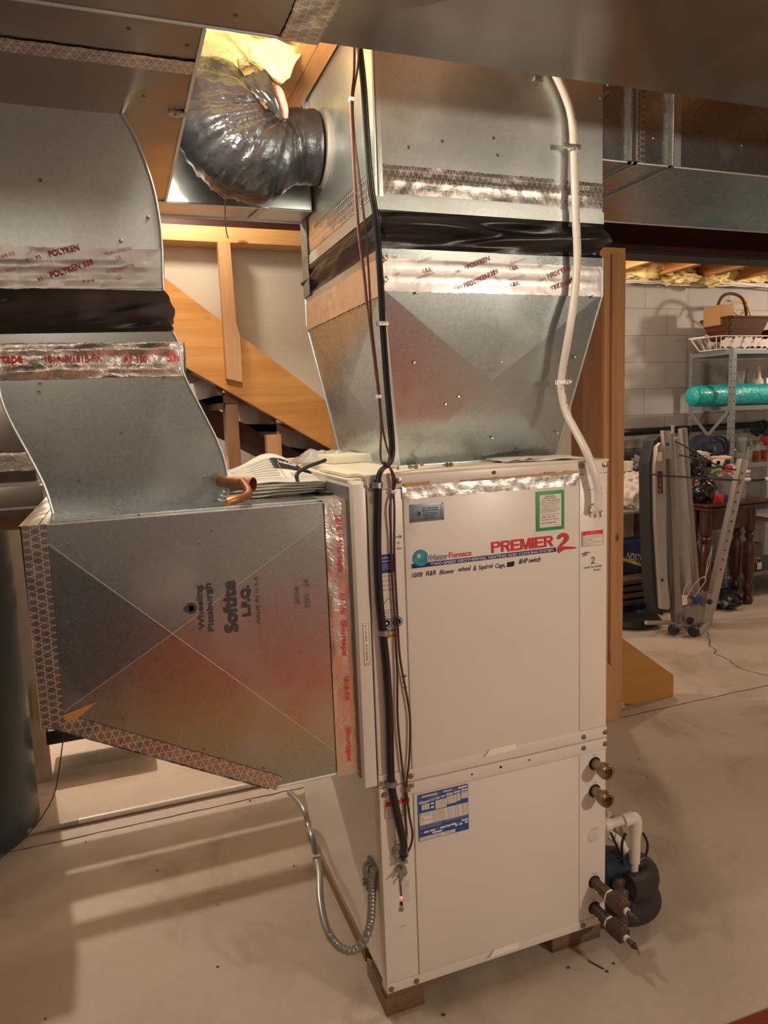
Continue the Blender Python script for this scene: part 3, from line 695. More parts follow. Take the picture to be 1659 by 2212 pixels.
def blockword(word, x0, z0, wd, h):
    """heavy extended capitals drawn as strokes; unit box per letter"""
    S = .22
    gl = {'E': [[(0, 0), (S, 0), (S, 1), (0, 1)], [(0, 0), (.92, 0), (.92, .19), (0, .19)], [(0, .405), (.85, .405), (.85, .595), (0, .595)], [(0, .81), (.92, .81), (.92, 1), (0, 1)]],
          'I': [[(0, 0), (S, 0), (S, 1), (0, 1)]],
          'M': [[(0, 0), (.20, 0), (.20, 1), (0, 1)], [(.95, 0), (1.15, 0), (1.15, 1), (.95, 1)], [(0, 1), (.28, 1), (.67, 0), (.47, 0)], [(.87, 1), (1.15, 1), (.68, 0), (.48, 0)]]}
    arc = [(.60+.35*math.cos(t), .715+.285*math.sin(t)) for t in [math.pi/2-k*math.pi/10 for k in range(11)]]
    arc2 = [(.60+.14*math.cos(t), .715+.105*math.sin(t)) for t in [-math.pi/2+k*math.pi/10 for k in range(11)]]
    gl['P'] = [gl['I'][0], [(0, 1)]+arc+[(0, .43), (0, .61)]+arc2+[(0, .82)]]
    gl['R'] = gl['P']+[[(.42, .45), (.66, .52), (1.0, 0), (.74, 0)]]
    adv = {'P': 1.05, 'R': 1.08, 'E': 1.03, 'M': 1.27, 'I': .34}
    tot = sum(adv[c] for c in word)-.08; x = 0
    for c in word:
        for k, poly in enumerate(gl[c]): g.prism([(x0+(x+a)/tot*wd, yy-.0016-.00012*k, z0+b*h) for a, b in poly], (0, .0004, 0))
        x += adv[c]
blockword('PREMIER', .311, 1.1605, .1745, .0275)
g.out('premier_lettering', REDINK, hp, 'large red word PREMIER')
two = [(0, .7), (.12, .9), (.38, 1.0), (.66, .95), (.8, .78), (.78, .6), (.6, .42), (.36, .26), (.22, .14), (.5, .15), (.85, .10), (1.15, .05), (1.4, .0), (1.1, -.05), (.8, -.04), (.5, -.03), (.3, -.08), (.1, -.22), (.02, -.1), (.04, .06), (.2, .28), (.42, .46), (.54, .62), (.55, .74), (.42, .80), (.24, .76), (.1, .66)]
def twoshape(dx, dz, y, m, name, lab=None):
    G().prism([(.497+a*.0415+dx, y, 1.1510+c*.041+dz) for a, c in two], (0, .0006, 0)).out(name, m, hp, lab, smooth=0)
twoshape(.0018, -.0015, yy-.0014, mat('olive_shadow', (.10, .09, .04), .6), 'numeral_shadow'); twoshape(0, 0, yy-.0024, REDINK, 'numeral', 'big brush-drawn red numeral 2')
# handwriting in marker on the front
def pen(g, strokes, ox, oz, s, r=.0011, y=yy, sx=1.0):
    for st in strokes:
        g.tube([(ox+a*s*sx, y-.0004, oz+c*s) for a, c in st], r, 6, smooth=len(st) > 2, flat=1)
    return g
g = G()
hw = [('10/08', .1005, .0275, .0145), ('R&R', .136, .026, .0145), ('Blower', .171, .040, .0140), ('wheel', .221, .034, .0150), ('&', .2605, .009, .016), ('Squirrel', .275, .040, .0145), ('Cage,', .321, .027, .0140)]
for i, (t, x, wd, h) in enumerate(hw): ftext(g, t, x, 1.1235+[0, .0005, -.0005, .001, -.001, 0, -.001][i], wd, h*.8, -.0032, shear=.28, bold=.012)
ftext(g, '&HP switch', .386, 1.1255, .063, .0125, -.0032, shear=.28, bold=.018)
for k in range(9):
    g.tube([(.353+random.uniform(0, .002), yy-.001, 1.1225+.0012*k), (.364, yy-.001, 1.1222+.0013*k), (.374-random.uniform(0, .003), yy-.001, 1.1235+.0013*k)], .0009, 6)
g.out('marker_note', BLACK_M, hp, 'black marker note about blower wheel and squirrel cage')
g = G()
ftext(g, '#', .574, 1.125, .017, .013, -.002, shear=.3); g.tube([(.571, yy-.0005, 1.132), (.596, yy-.0005, 1.133)], .0009, 6)
pen(g, [[(0, .75), (.25, 1), (.5, .85), (.4, .5), (0, 0), (.3, .08), (.7, -.02)]], .601, 1.103, .017, .0008)
ftext(g, 'total in Linda', .578, 1.0915, .055, .0065, -.002, shear=.2); ftext(g, 'Room', .608, 1.0825, .022, .006, -.002, shear=.2)
g.out('marker_note', BLACK_M, hp, 'black marker number 2 note on the right strip')
g = G()
for z0 in (1.223, .888):
    g.tube([(.062, yy-.0005, z0), (.078, yy-.0005, z0+.001)], .0007, 6, smooth=False); g.tube([(.073, yy-.0005, z0+.005), (.078, yy-.0005, z0+.001), (.073, yy-.0005, z0-.003)], .0007, 6, smooth=False)
    ftext(g, 'Air', .066, z0-.016, .009, .006, yy, shear=.3); ftext(g, 'flow', .066, z0-.029, .013, .006, yy, shear=.3)
g.out('airflow_note', BLACK_M, hp, 'handwritten Air flow with arrows on the left strip')

# quality sticker on left strip, badges
ql = plate(.018, .062, .985, 1.186, mat('sticker_white', (.80, .77, .72), .5), 'quality_sticker', 'tall white and blue quality sticker behind the cables', y=-.0025, th=.0006)
G().box(.018, .062, -.0036, -.003, 1.142, 1.186).out('blue_header', BLUEINK, ql)
g = G()
for t, z, wd, h in (('Quality', 1.176, .026, .0055), ('Assurance', 1.168, .036, .0055), ('from The Leader', 1.161, .03, .003), ('in Geothermal', 1.156, .028, .003), ('Heating - Cooling', 1.151, .034, .003)): ftext(g, t, .0195, z, wd, h, -.003)
g.out('header_lettering', WHITEINK, ql)
g = G()
for k, t in enumerate(('Serial number', 'Inspected 12', 'Charge R-22', 'Leak tested')): ftext(g, t, .022, 1.134-.011*k, .036, .0035, -.0027, shear=.2)
g.tube([(.022, -.0035, 1.062), (.040, -.0035, 1.083), (.059, -.0035, 1.063)], .0006, 6, smooth=False)
for k, t in enumerate(('PLEASE READ', 'DO NOT DISCARD', 'Owner record', 'Listed', 'COMPLIES WITH', 'STANDARD 320', 'CERTIFIED TO', 'ARI RATINGS')): ftext(g, t, .026, 1.052-.0068*k, .033, .0032, -.0027)
ftext(g, 'BE SMART', .026, 1.002, .034, .006, -.0027, bold=.02)
g.out('lettering', BLACK_M, ql)
G().prism([(.030, -.0037, .986), (.062, -.0037, .988), (.062, -.0037, .998), (.030, -.0037, .996)], (0, .0005, 0)).out('yellow_flag', mat('yellow_print', (.85, .48, .03), .5), ql)
g = G(); ftext(g, 'SAVES', .034, .989, .024, .006, -.0037); g.out('flag_lettering', BLACK_M, ql)
for x in (.034, .061):
    bg = G().cyl((x, -.0040, 1.0235), (x, -.003, 1.0235), .0125, n=32).out('round_badge', mat('badge_blue', (.03, .20, .50), .4), ql)
    # ring and triangle
    g = G().lathe((x, -.0042, 1.0235), [(.0095, 0), (.0095, .0003), (.0080, .0003), (.0080, 0)], (0, -1, 0), 32)
    g.prism([(x-.004, -.0045, 1.0205), (x+.004, -.0045, 1.0205), (x, -.0045, 1.028)], (0, .0003, 0)); g.out('badge_ring', WHITEINK, ql)
# rating plate
rt = plate(.0965, .2330, .4605, .5825, mat('rating_blue', (.03, .10, .38), .45), 'rating_label', 'blue and white rating label with small print')
def cells(m, lst, name):
    g = G()
    for a, b_, c, d in lst: g.box(.0965+a*.1365, .0965+b_*.1365, yy-.0014, yy-.0009, .4605+c*.122, .4605+d*.122)
    return g.out(name, m, rt)
cl = [(.08, .38, .925, .965), (.5, .68, .935, .97), (.80, .98, .94, .975), (.02, .17, .80, .845), (.18, .24, .81, .85), (.26, .32, .82, .855), (.34, .43, .83, .865), (.45, .54, .84, .875), (.56, .69, .85, .89), (.71, .84, .86, .90), (.86, .99, .87, .91),
      (.07, .22, .66, .78), (.25, .31, .74, .78), (.25, .31, .66, .70), (.34, .56, .62, .80), (.57, .76, .66, .83), (.77, .84, .68, .84), (.86, .99, .70, .85), (.02, .99, .34, .60), (.10, .20, .16, .195), (.22, .32, .165, .20), (.42, .53, .17, .21), (.54, .63, .175, .215), (.64, .74, .18, .22), (.85, .99, .215, .25), (.26, .46, .11, .145), (.72, .77, .14, .18), (.80, .87, .145, .185), (.92, .98, .155, .195), (.01, .72, .015, .085)]
cells(PAPER, cl, 'white_fields')
g = G(); rng = random.Random(3)
def rtx(a, c, wd, h, t, m=None): ftext(g, t, .0965+a*.1365, .4605+c*.122, wd*.1365, h*.122, yy-.001)
rtx(.1, .935, .26, .022, 'ATV065A10CLT'); rtx(.52, .945, .14, .02, 'RL3290'); rtx(.03, .81, .12, .02, '208-230'); rtx(.19, .82, .04, .02, '60'); rtx(.28, .83, .02, .02, '1'); rtx(.35, .84, .07, .018, '31.5'); rtx(.46, .85, .07, .018, '55.0'); rtx(.59, .86, .06, .02, '50'); rtx(.74, .87, .06, .02, '230'); rtx(.89, .88, .06, .02, '60')
for k in range(4): rtx(.08, .755-.028*k, .12, .016, ('208-230', '10.0', '17.5', '100.4')[k])
for k in range(5):
    rtx(.35, .77-.033*k, .19, .018, ('*R22 (OZ)', '-EXT PUMP', '-INT PUMP', 'TOTAL 92', 'UNIT 4')[k]); rtx(.58, .80-.033*k, .16, .018, ('188-240', '250-300', '120-180', '260-310', '78-84')[k]); rtx(.78, .81-.033*k, .04, .018, '5.5'); rtx(.87, .82-.033*k, .10, .018, ('HI/98', '75.2', '10-12', '19-22', '80')[k])
for k in range(7):
    z = .565-.034*k
    rtx(.03, z, .02, .02, str(rng.randint(1, 3))); rtx(.07, z, .02, .02, str(rng.randint(1, 4)))
    if k in (0, 1, 4): rtx(.11, z, .12, .02, 'DUAL/22')
    for c_, wd in ((.26, .1), (.37, .16), (.57, .1), (.71, .1), (.86, .11)): rtx(c_, z, wd, .02, '%d.%d/%d.%d' % (rng.randint(1, 30), rng.randint(0, 9), rng.randint(2, 9), rng.randint(0, 9)) if c_ < .5 else '%d-%d' % (rng.randint(40, 90), rng.randint(80, 140)))
rtx(.04, .04, .4, .03, 'PAT PEND - 1/2 HP MOTOR 230 V'); rtx(.5, .05, .15, .024, 'MADE IN USA'); rtx(.6, .02, .09, .018, 'REV 0')
g.out('lettering', BLACK_M, rt)
g = G()
for k in range(4): ftext(g, 'This equipment complies with the requirements of standard listings for indoor units', .100, .4605+.122*(.315-.02*k), .06, .0014, yy-.0006)
for k in range(3): ftext(g, 'Use copper conductors only refer to the installation manual for fluid quantity', .168, .4605+.122*(.325-.02*k), .062, .0014, yy-.0006)
for a, c, t in ((.01, .93, 'MODEL'), (.40, .94, 'SERIAL'), (.70, .95, 'OPTIONS'), (.03, .86, 'VOLTS'), (.2, .87, 'HZ'), (.28, .875, 'PH'), (.36, .885, 'FLA'), (.57, .90, 'MIN CIRCUIT'), (.72, .915, 'MAX FUSE'), (.87, .92, 'BREAKER'), (.02, .17, 'UNIT'), (.34, .18, 'WATER'), (.76, .2, 'PRESSURE')): ftext(g, t, .0965+a*.1365, .4605+c*.122, .008, .0018, yy-.0006)
g.out('fine_lettering', WHITEINK, rt)

# glands, knobs, lights on the lower left strip
g = G().lathe((.046, -.002, .449), [(.021, 0), (.022, .004), (.017, .008), (.0155, .020), (.012, .020), (.012, .004)], (0, -1, 0), 28)
g.box(.036, .056, -.030, -.010, .430, .438, .002); g.out('cable_gland', ZINC, hp, 'round zinc cable clamp on the lower left strip')
g = G().lathe((.0455, -.002, .402), [(.014, 0), (.015, .006), (.012, .012), (.011, .020), (.004, .021)], (0, -1, 0), 24)
g.cyl((.034, -.016, .402), (.022, -.02, .394), .003, n=8).cyl((.046, -.016, .390), (.038, -.02, .378), .003, n=8)
g.out('cable_gland', ZINC, hp, 'smaller zinc cable clamp below the first')
screw((.0445, -.002, .3805), .005, m=ZINC)
screw((.0445, -.002, .2935), .005, m=ZINC)
for k in range(8):
    z = .3715-.0066*k
    m_ = mat('lit_red_diode', (.9, .2, .15), .3, emit=(1, .12, .08), estr=2.0) if k == 7 else BLACK
    G().lathe((.0435+.0003*k, -.0035, z), [(.0026, 0), (.0026, .0010), (.0016, .0022), (0, .0026)], (0, -1, 0), 12).out('indicator_light', m_, hp, 'lit red indicator light' if k == 7 else None)
G().box(.0425, .0475, -.0065, -.002, .3045, .3145, .0004).out('rocker_switch', BLACK, hp)
g = G()
for k, t in enumerate(('DRAIN', 'WATER FLOW', 'HI PRESSURE', 'LO PRESSURE', 'AIR FLOW', 'STATUS', 'SHUT/CLR LIMIT', 'SHUT OFF')):
    ftext(g, t, .049, .3705-.0066*k, (.008, .018, .018, .019, .014, .011, .018, .013)[k], .0024, -.0027)
ftext(g, 'TEMP', .050, .3155, .007, .002, -.0027); ftext(g, 'COMM', .060, .3165, .006, .002, -.0027); ftext(g, 'LIMIT', .060, .3105, .006, .002, -.0027)
ftext(g, 'LOW VOLTAGE', .036, .2465, .020, .0026, -.0027); ftext(g, 'UNIT SUPPLY', .030, .476, .021, .0026, -.0027); ftext(g, 'EXT PUMP SUPPLY', .030, .4235, .029, .0026, -.0027)
ftext(g, 'GND OUT', .607, .5765, .015, .0026, -.0027); ftext(g, 'GND IN', .609, .4985, .012, .0026, -.0027); ftext(g, 'FIELD', .614, .367, .007, .002, -.0027); ftext(g, 'EXTERNAL CONTROL', .600, .3625, .026, .0026, -.0027)
ftext(g, 'WATER OUT', .605, .2315, .018, .0026, -.0027); ftext(g, 'WATER IN', .605, .153, .015, .0026, -.0027); ftext(g, 'AUX HEAT SUPPLY', .585, 1.2935, .030, .0026, -.0027)
g.out('printed_captions', BLACK_M, hp, 'tiny black captions beside lights and ports')
# right strip: ports
for z in (.553, .475):
    G().lathe((.614, -.0018, z), [(.0185, 0), (.0185, .0008), (0, .0008)], (0, -1, 0), 28).out('port_hole', BLACK, hp)
    g = G().lathe((.614, .0, z), [(.0135, 0), (.0135, .028), (.016, .030), (.0160, .034), (.0195, .035), (.0195, .058), (.0175, .061), (.0110, .061), (.0100, .050), (.006, .049), (.006, .060), (.0035, .060), (.0035, .045), (0, .045)], (0, -1, 0), 28)
    for k in range(14):
        a = k*math.pi/7; g.box(.614+.0185*math.cos(a)-.0016, .614+.0185*math.cos(a)+.0016, -.056, -.037, z+.0185*math.sin(a)-.0016, z+.0185*math.sin(a)+.0016, .0004)
    g.out('threaded_port', BRASS, hp, 'brass threaded coupling')
for z in (.207, .129):
    G().lathe((.614, -.0018, z), [(.0185, 0), (.0185, .0008), (0, .0008)], (0, -1, 0), 28).out('port_hole', BLACK, hp)
G().lathe((.610, -.0018, .3425), [(.0165, 0), (.0165, .0015), (.014, .0022), (0, .0024)], (0, -1, 0), 28).out('knockout_cap', mat('beige_cap', (.74, .68, .60), .35), hp)
g = G().lathe((.607, -.002, 1.247), [(.012, 0), (.013, .006), (.0105, .012), (.0095, .016), (.006, .016)], (0, -1, 0), 24)
g.cyl((.600, -.014, 1.243), (.603, -.014, 1.226), .0028, n=8).cyl((.618, -.014, 1.240), (.620, -.014, 1.224), .0028, n=8).box(.596, .622, -.020, -.010, 1.238, 1.243, .001)
g.out('cable_gland', ZINC, hp, 'zinc cable clamp at the end of the white hose')

# ---- valve assemblies plugged into the lower two ports
for i, z in enumerate((.207, .129)):
    v = thing('drain_valve', ('dark bronze valve in the upper of the two bottom ports', 'dark bronze valve in the lowest port, nearest the floor')[i], 'valve', (.614, -.01, z))
    ax = Vector((.12, -1, -.10)).normalized()
    b0 = Vector((.614, -.002, z))
    g = G().lathe(b0, [(.0145, 0), (.0145, .03), (.0165, .032), (.0165, .055), (.013, .057)], ax, 20); g.out('port_nipple', BRONZE, v)
    p = b0+ax*.055
    G().lathe(p, [(.0172, 0), (.0172, .005)], ax, 24).out('white_seal_ring', PVC, v)
    e1 = p+ax*.005; rot = ax.to_track_quat('X', 'Z').to_matrix().to_4x4()
    g = G(); g.bar(e1, e1+ax*.055, .034, .034, (0, 0, 1), .004); g.bar(e1+ax*.02, e1+ax*.02+Vector((.045, .02, 0)), .024, .024, (0, 0, 1), .003); g.out('valve_body', BRONZE, v)
    e2 = e1+ax*.055
    G().lathe(e2, [(.0095, 0), (.0095, .008)], ax, 18).out('packing_collar', PVC, v)
    G().lathe(e2, [(.0065, .006), (.0065, .022), (.0085, .022), (.0085, .030), (.0065, .030), (.0065, .036), (.003, .036), (.003, .042)], ax, 16).out('valve_stem', BRONZE, v)
    if i: G().lathe(e2+ax*.045+Vector((0, 0, -.006)), [(.0075, -.0015), (.009, 0), (.0075, .0015), (.006, 0)], (1, -.2, 0), 16).out('pull_ring', mat('brass_ring', (.7, .5, .2), .3, 1.0), v)
# ---- wooden supports
def block(x0, x1, y0, y1, z0, z1, label, m=WOODBL, name='support_block', rz=0):
    g = G().box(x0, x1, y0, y1, z0, z1, .004, rot=Matrix.Rotation(rz, 4, 'Z'))
    tag(g.out(name, m), label, 'wood block')
block(-.002, .105, .010, .16, 0.001, .052, 'weathered wood block under the front left corner of the heat pump')
block(.0, .155, .006, .12, .0545, .073, 'thin weathered board under the front left corner of the heat pump')
block(.50, .66, .03, .50, 0.001, .066, 'weathered wood block under the front right corner of the heat pump', WOODBL)
block(-.002, .04, .17, .80, .03, .073, 'long weathered skid under the left side of the heat pump', WOODBY, 'support_skid')
block(.06, .20, .72, .82, .001, .072, 'wood block under the back of the heat pump')

# ---- filter rack on the left side
fr = thing('filter_rack', 'white sheet metal filter rack strip between the grey duct and the heat pump', 'filter rack', (-.018, .3, .62))
G().box(-.036, -.0015, .012, .74, .625, 1.356, .002).out('rack_body', WHITE, fr)
G().box(-.0345, -.004, -.001, .013, .628, 1.352, .0025).out('access_cover', WHITE, fr)
G().box(-.0405, -.033, .02, .74, .645, 1.345, .0015).out('side_flange', mat('foil_grey_edge', (.28, .27, .26), .4, .7), fr)
G().box(-.024, -.010, -.0022, -.001, .93, 1.03, .0002).out('access_label', PAPER, fr)
g = G()
for k, ch in enumerate('FILTER ACCESS'):
    if ch != ' ': ftext(g, ch, -.0190 if ch != 'I' else -.0175, 1.0215-.0066*k, .0036 if ch != 'I' else .001, .0042, -.0023, bold=.02)
ftext(g, 'TOP', -.021, .933, .008, .0022, -.0023)
for a in ((-.024, -.0236, .93, 1.03), (-.0104, -.010, .93, 1.03), (-.024, -.010, .93, .9306), (-.024, -.010, 1.0294, 1.03)): g.box(a[0], a[1], -.0027, -.0022, a[2], a[3])
g.out('lettering', BLACK_M, fr)

# ================================================================ DUCTWORK
def tape(name, o, u, v, parent, m=FOIL_F, lift=.0015, amp=.0014, label=None, freq=45, ru=None, rv=None, ridges=()):
    """thin crinkled strip: o corner, u and v edge vectors"""
    o = Vector(o); u = Vector(u); v = Vector(v); n = u.cross(v).normalized()
    nu = max(4, min(150, int(u.length/.006))); nv = max(3, min(60, int(v.length/.006)))
    g = G()
    def f(a, c):
        p = o+u*a+v*c
        k = noise.noise(p*freq)*amp+noise.noise(p*freq*.35)*amp*1.4
        for (c0, wd, h) in ridges: k += h*math.exp(-((c-c0)/wd)**2)
        e = min(1, 10*min(a, 1-a), 6*min(c, 1-c)); 
        rag = 0.002*noise.noise(p*70)
        return p+n*(lift+max(k*e, -lift*.8))+v.normalized()*rag*(1-e)
    g.grid(f, nu, nv)
    return g.out(name, m, parent, label, smooth=80, fixn=False)
def fan(g, pts, c):
    c = g.bm.verts.new(c); vs = [g.bm.verts.new(p) for p in pts]
    for i in range(len(vs)): g.bm.faces.new([c, vs[i], vs[(i+1) % len(vs)]])
def rivets(parent, lst, r=.0028, ax=(0, -1, 0)):
    g = G()
    for p in lst: g.lathe(p, [(r*1.4, 0), (r, .0008), (0, .0006)], ax, 8)
    return g.out('screw_heads', SCREW, parent)

# ---- return box
RT = 1.311
rb = thing('return_box', 'grey galvanised return duct box with stencilled steel maker lettering, left of the heat pump', 'duct', (-.37, .38, .66))
yf, yb_ = .035, .735
out = [(-.708, RT), (-.037, RT), (-.037, .662), (-.246, .660), (-.700, .901)]
g = G()
c0 = PY(372, 1366, yf); fan(g, [(x, yf, z) for x, z in out], (c0.x, yf-.011, c0.z))
bk = [g.bm.verts.new((x, yb_, z)) for x, z in out]; fv = [g.bm.verts.new((x, yf, z)) for x, z in out]
g.bm.faces.new(bk)
for i in range(5): g.bm.faces.new([fv[i], bk[i], bk[(i+1) % 5], fv[(i+1) % 5]])
g.out('duct_body', GALV_S, rb, smooth=0)
g = G()
for x, z in ((-.690, 1.300), (-.040, 1.305), (-.040, .665), (-.696, .905)): g.tube([(c0.x, yf-.0112, c0.z), (x, yf-.0006, z)], .0005, 6, smooth=False)
g.out('cross_crease', mat('bright_crease', (.62, .64, .60), .5, .5), rb)
g = G()
g.tube([(-.70, yf-.001, RT), (-.04, yf-.001, RT)], .0022, 8, smooth=False).tube([(-.246, yf, .660), (-.04, yf, .662)], .003, 8, smooth=False)
g.tube([(-.66, .075, RT+.001), (-.05, .075, RT+.001)], .003, 8, smooth=False)
g.out('folded_seam', GALV, rb)
TPD = foil('maroon_lit_foil', base=(0.50, 0.33, 0.31), rough=.2, scale=30)
tape('foil_tape', (-.093, yf, .655), (.058, 0, 0), (0, 0, .662), rb, FOIL, label='wide crinkled foil tape strip printed in red along the right edge', amp=.0025, freq=30, lift=.0055)
tape('foil_tape', (-.093, yf-.002, RT+.001), (.058, 0, 0), (0, .10, 0.002), rb, FOIL, amp=.003)
g = G()
for t, z0, wd in (('Shurtape', 1.16, .075), ('AF-100', 1.06, .05), ('181A-P', 1.24, .05), ('Shurtape', .96, .085), ('181B-FX', .85, .06), ('Shurtape', .70, .085)):
    g.text(t, (-.066, yf-.0095, z0+wd-.01), (0, 0, -1), (1, 0, 0), wd, .012, lift=.0012, bold=.01)
g.out('tape_lettering', REDINK, rb, 'red tape maker lettering running down the strip')
tape('scrim_tape', (-.7115, yf, .895), (.045, 0, 0), (0.004, 0, .418), rb, SCRIM_ZX, lift=.0045, amp=.001, label='woven foil tape up the left front edge')
tape('scrim_tape', (-.709, yb_, .90), (0, -(yb_-yf), 0), (0, 0, .412), rb, SCRIM_YZ)
tape('scrim_tape', (-.713, yf, RT), (.035, 0, 0), (0, .70, 0), rb, SCRIM_YX, label='woven foil tape along the top left edge')
d = Vector((-.246+.700, 0, .660-.901)); dn = Vector((.241, 0, .454)).normalized()*.034
tape('scrim_tape', Vector((-.680, yf, .888)), d*.97, dn, rb, SCRIM_XZ, lift=.0032, label='woven foil tape along the sloping lower edge', amp=.001)
tape('scrim_tape', Vector((-.700, yf+.03, .897)), d*.98, (0, -.034, 0), rb, SCRIM_XY)
g = G().prism([(-.665, yf-.005, .918), (-.600, yf-.006, .935), (-.640, yf-.003, .905), (-.672, yf-.003, .898), (-.690, yf-.003, .905)], (0, .001, 0)); g.out('torn_tape_end', mat('peeled_foil', (.85, .5, .2), .35, .7), rb, 'torn curled tape end at the lower left corner')
# stencilled lettering reading upwards
g = G()
def sten(t, px, py, wd, h, bold=.02): 
    p = PY(px, py, yf); (g.heavy(t, (p.x, yf, p.z), (0, 0, 1), (-1, 0, 0), wd, h, bold*.03, lift=.0105) if bold > 0 else g.text(t, (p.x, yf, p.z), (0, 0, 1), (-1, 0, 0), wd, h, lift=.0105))
for t, px, py, wd, h, b_ in (('Wheeling', 441, 1356, .096, .0125, .02), ('Pittsburgh', 461, 1360, .105, .0125, .02), ('Softite', 513, 1361, .112, .028, .05), ('L.F.Q.', 540, 1327, .066, .017, .04), ('MADE IN U.S.A', 562, 1345, .107, .008, .0), ('26GA', 646, 1304, .042, .0095, .0), ('S2D.  24', 668, 1311, .066, .0095, .0)): sten(t, px, py, wd, h, b_)
p = PY(412, 1312, yf)
g.lathe((p.x, yf-.0095, p.z), [(.0125, 0), (.0125, .0004), (.0065, .0004), (.0065, 0)], (0, -1, 0), 24); g.cyl((p.x-.010, yf-.0105, p.z-.001), (p.x-.010, yf-.0095, p.z-.001), .006, n=16)
g.out('stencil_lettering', GREYINK, rb, 'dark stencilled steel maker lettering reading upwards')
rivets(rb, [PY(a, b, yf-.003) for a, b in ((146, 1178), (145, 1346), (157, 1527), (430, 1172), (458, 1146), (461, 1388), (266, 1554), (440, 1619), (570, 1660), (300, 1052+60), (345, 1471), (236, 1497))], .002)

# ---- offset return ducts rising to the trunk
YL, YU = .24, .035     # the lower duct stands further back than the upper one
def T_(px, py): return PY(px, py, YL if py > 670 else YU)
def sduct(name, label, right, left, depth, m, seam=True):
    t = thing(name, label, 'duct', T_(*right[0])+Vector((-.18, .2, 0)))
    R_ = [T_(*q) for q in right]; L_ = [T_(*q) for q in left]
    dv = Vector((0, depth, 0)); g = G()
    rings = [[l, r, r+dv, l+dv] for l, r in zip(L_, R_)]
    g.loft(rings); g.out('duct_body', m, t, smooth=50)
    if seam:
        g = G(); g.tube([p+Vector((.001, -.002, 0)) for p in R_], .0028, 8); g.tube([p+Vector((-.001, -.002, 0)) for p in L_], .0028, 8)
        g.out('edge_seam', GALV, t)
    return t, R_, L_
def interp(pts, n):
    out = []
    for i in range(len(pts)-1):
        p0 = pts[max(i-1, 0)]; p1 = pts[i]; p2 = pts[i+1]; p3 = pts[min(i+2, len(pts)-1)]
        for k in range(n):
            t = k/n; out.append(tuple(0.5*((2*p1[j])+(p2[j]-p0[j])*t+(2*p0[j]-5*p1[j]+4*p2[j]-p3[j])*t*t+(3*p1[j]-p0[j]-3*p2[j]+p3[j])*t**3) for j in (0, 1)))
    out.append(pts[-1]); return out
r_l = [(492, 1078), (487, 1010), (468, 952), (436, 888), (402, 822), (391, 790), (384, 742), (370, 714)]
l_l = [(120, 1124), (98, 1052), (62, 980), (28, 918), (6, 868), (-4, 820), (-8, 762), (-10, 722)]
ls, R1, L1 = sduct('offset_duct', 'lower S-curved galvanised return duct standing on the grey box', interp(r_l, 5), interp(l_l, 5), .36, GALV_S)
r_u = [(352, 628), (350, 600), (348, 530), (342, 468), (326, 392), (292, 300), (264, 250), (246, 218)]
l_u = [(-40, 618), (-42, 592), (-44, 524), (-50, 455), (-66, 372), (-98, 282), (-124, 232), (-142, 200)]
us, R2, L2 = sduct('offset_duct', 'upper S-curved galvanised return duct hanging from the overhead trunk', interp(r_u, 5), interp(l_u, 5), .36, GALV)
rivets(ls, [T_(a, b)+Vector((0, -.001, 0)) for a, b in ((86, 830), (84, 848), (263, 936), (443, 1031), (170, 1039), (354, 817), (186, 748))])
rivets(us, [T_(a, b)+Vector((0, -.001, 0)) for a, b in ((88, 240+150), (261, 521), (320, 470))])
def tband(parent, pxs, m, name='foil_tape', lift=.003, amp=.002, label=None, ridges=()):
    a, b, c = [T_(*q) for q in pxs]   # bottom-left, bottom-right, top-left
    tape(name, a, b-a, c-a, parent, m, lift=lift, amp=amp, label=label, ridges=ridges, freq=26)
    tape(name, b, Vector((0, .36, 0)), c-a, parent, m, lift=lift, amp=amp)
tband(ls, ((-10, 822), (398, 812), (-16, 742)), FOIL, lift=.004, amp=.005, label='silver foil tape band with red lettering, crumpled in folds', ridges=((.80, .08, .006), (.22, .07, .004)))
g = G()
for t, px, py, px2, h in (('rtape', -3, 784, 50, .021), ('181A-P/181B-FX', 98, 783, 221, .015), ('AF-100', 267, 783, 318, .015), ('Sh', 360, 781, 386, .019)):
    a = T_(px, py); b = T_(px2, py-1); g.text(t, a+Vector((0, -.0085, 0)), (1, 0, 0), (0, 0, 1), (b-a).length, h, lift=.003, bold=.012)
g.out('tape_lettering', REDINK, ls, 'red tape maker lettering')
tband(us, ((-40, 624), (352, 624), (-44, 532)), FOIL_F, lift=.003, amp=.0022, label='silver foil tape band printed in maroon at slant', ridges=((.55, .05, .004), (.2, .05, .003)))
g = G()
def slant(g, t, px, py, px2, py2, h, n_off=.007, P=T_, bold=.008):
    a = P(px, py)+Vector((0, -n_off, 0)); b = P(px2, py2)+Vector((0, -n_off, 0)); u = (b-a).normalized(); nn = Vector((0, -1, 0)); v = nn.cross(u).normalized()
    g.heavy(t, a, u, v, (b-a).length, h, .00035, lift=0) if h > .008 else g.text(t, a, u, v, (b-a).length, h, lift=0)
for t, a in (('POLYKEN', (108, 556, 172, 541, .011)), ('POLYKEN 339', (111, 601, 203, 572, .011)), ('95', (79, 562, 90, 559, .007)), ('95', (84, 610, 95, 606, .007)), ('TAPE CO', (0, 560, 33, 551, .006)), ('FOR CONNECTOR', (0, 592, 36, 585, .006)), ('FIRE AND CONNECTOR', (228, 553, 285, 540, .006)), ('UL', (252, 563, 264, 560, .008)), ('AIR DUCT CONNECTOR', (230, 592, 290, 577, .006)), ('UL', (254, 606, 266, 602, .008)), ('I', (62, 568, 64, 567, .008)), ('339', (178, 611, 205, 608, .004))):
    slant(g, t, *a[:4], a[4])
g.out('tape_lettering', MAROON, us, 'slanting maroon tape maker lettering')

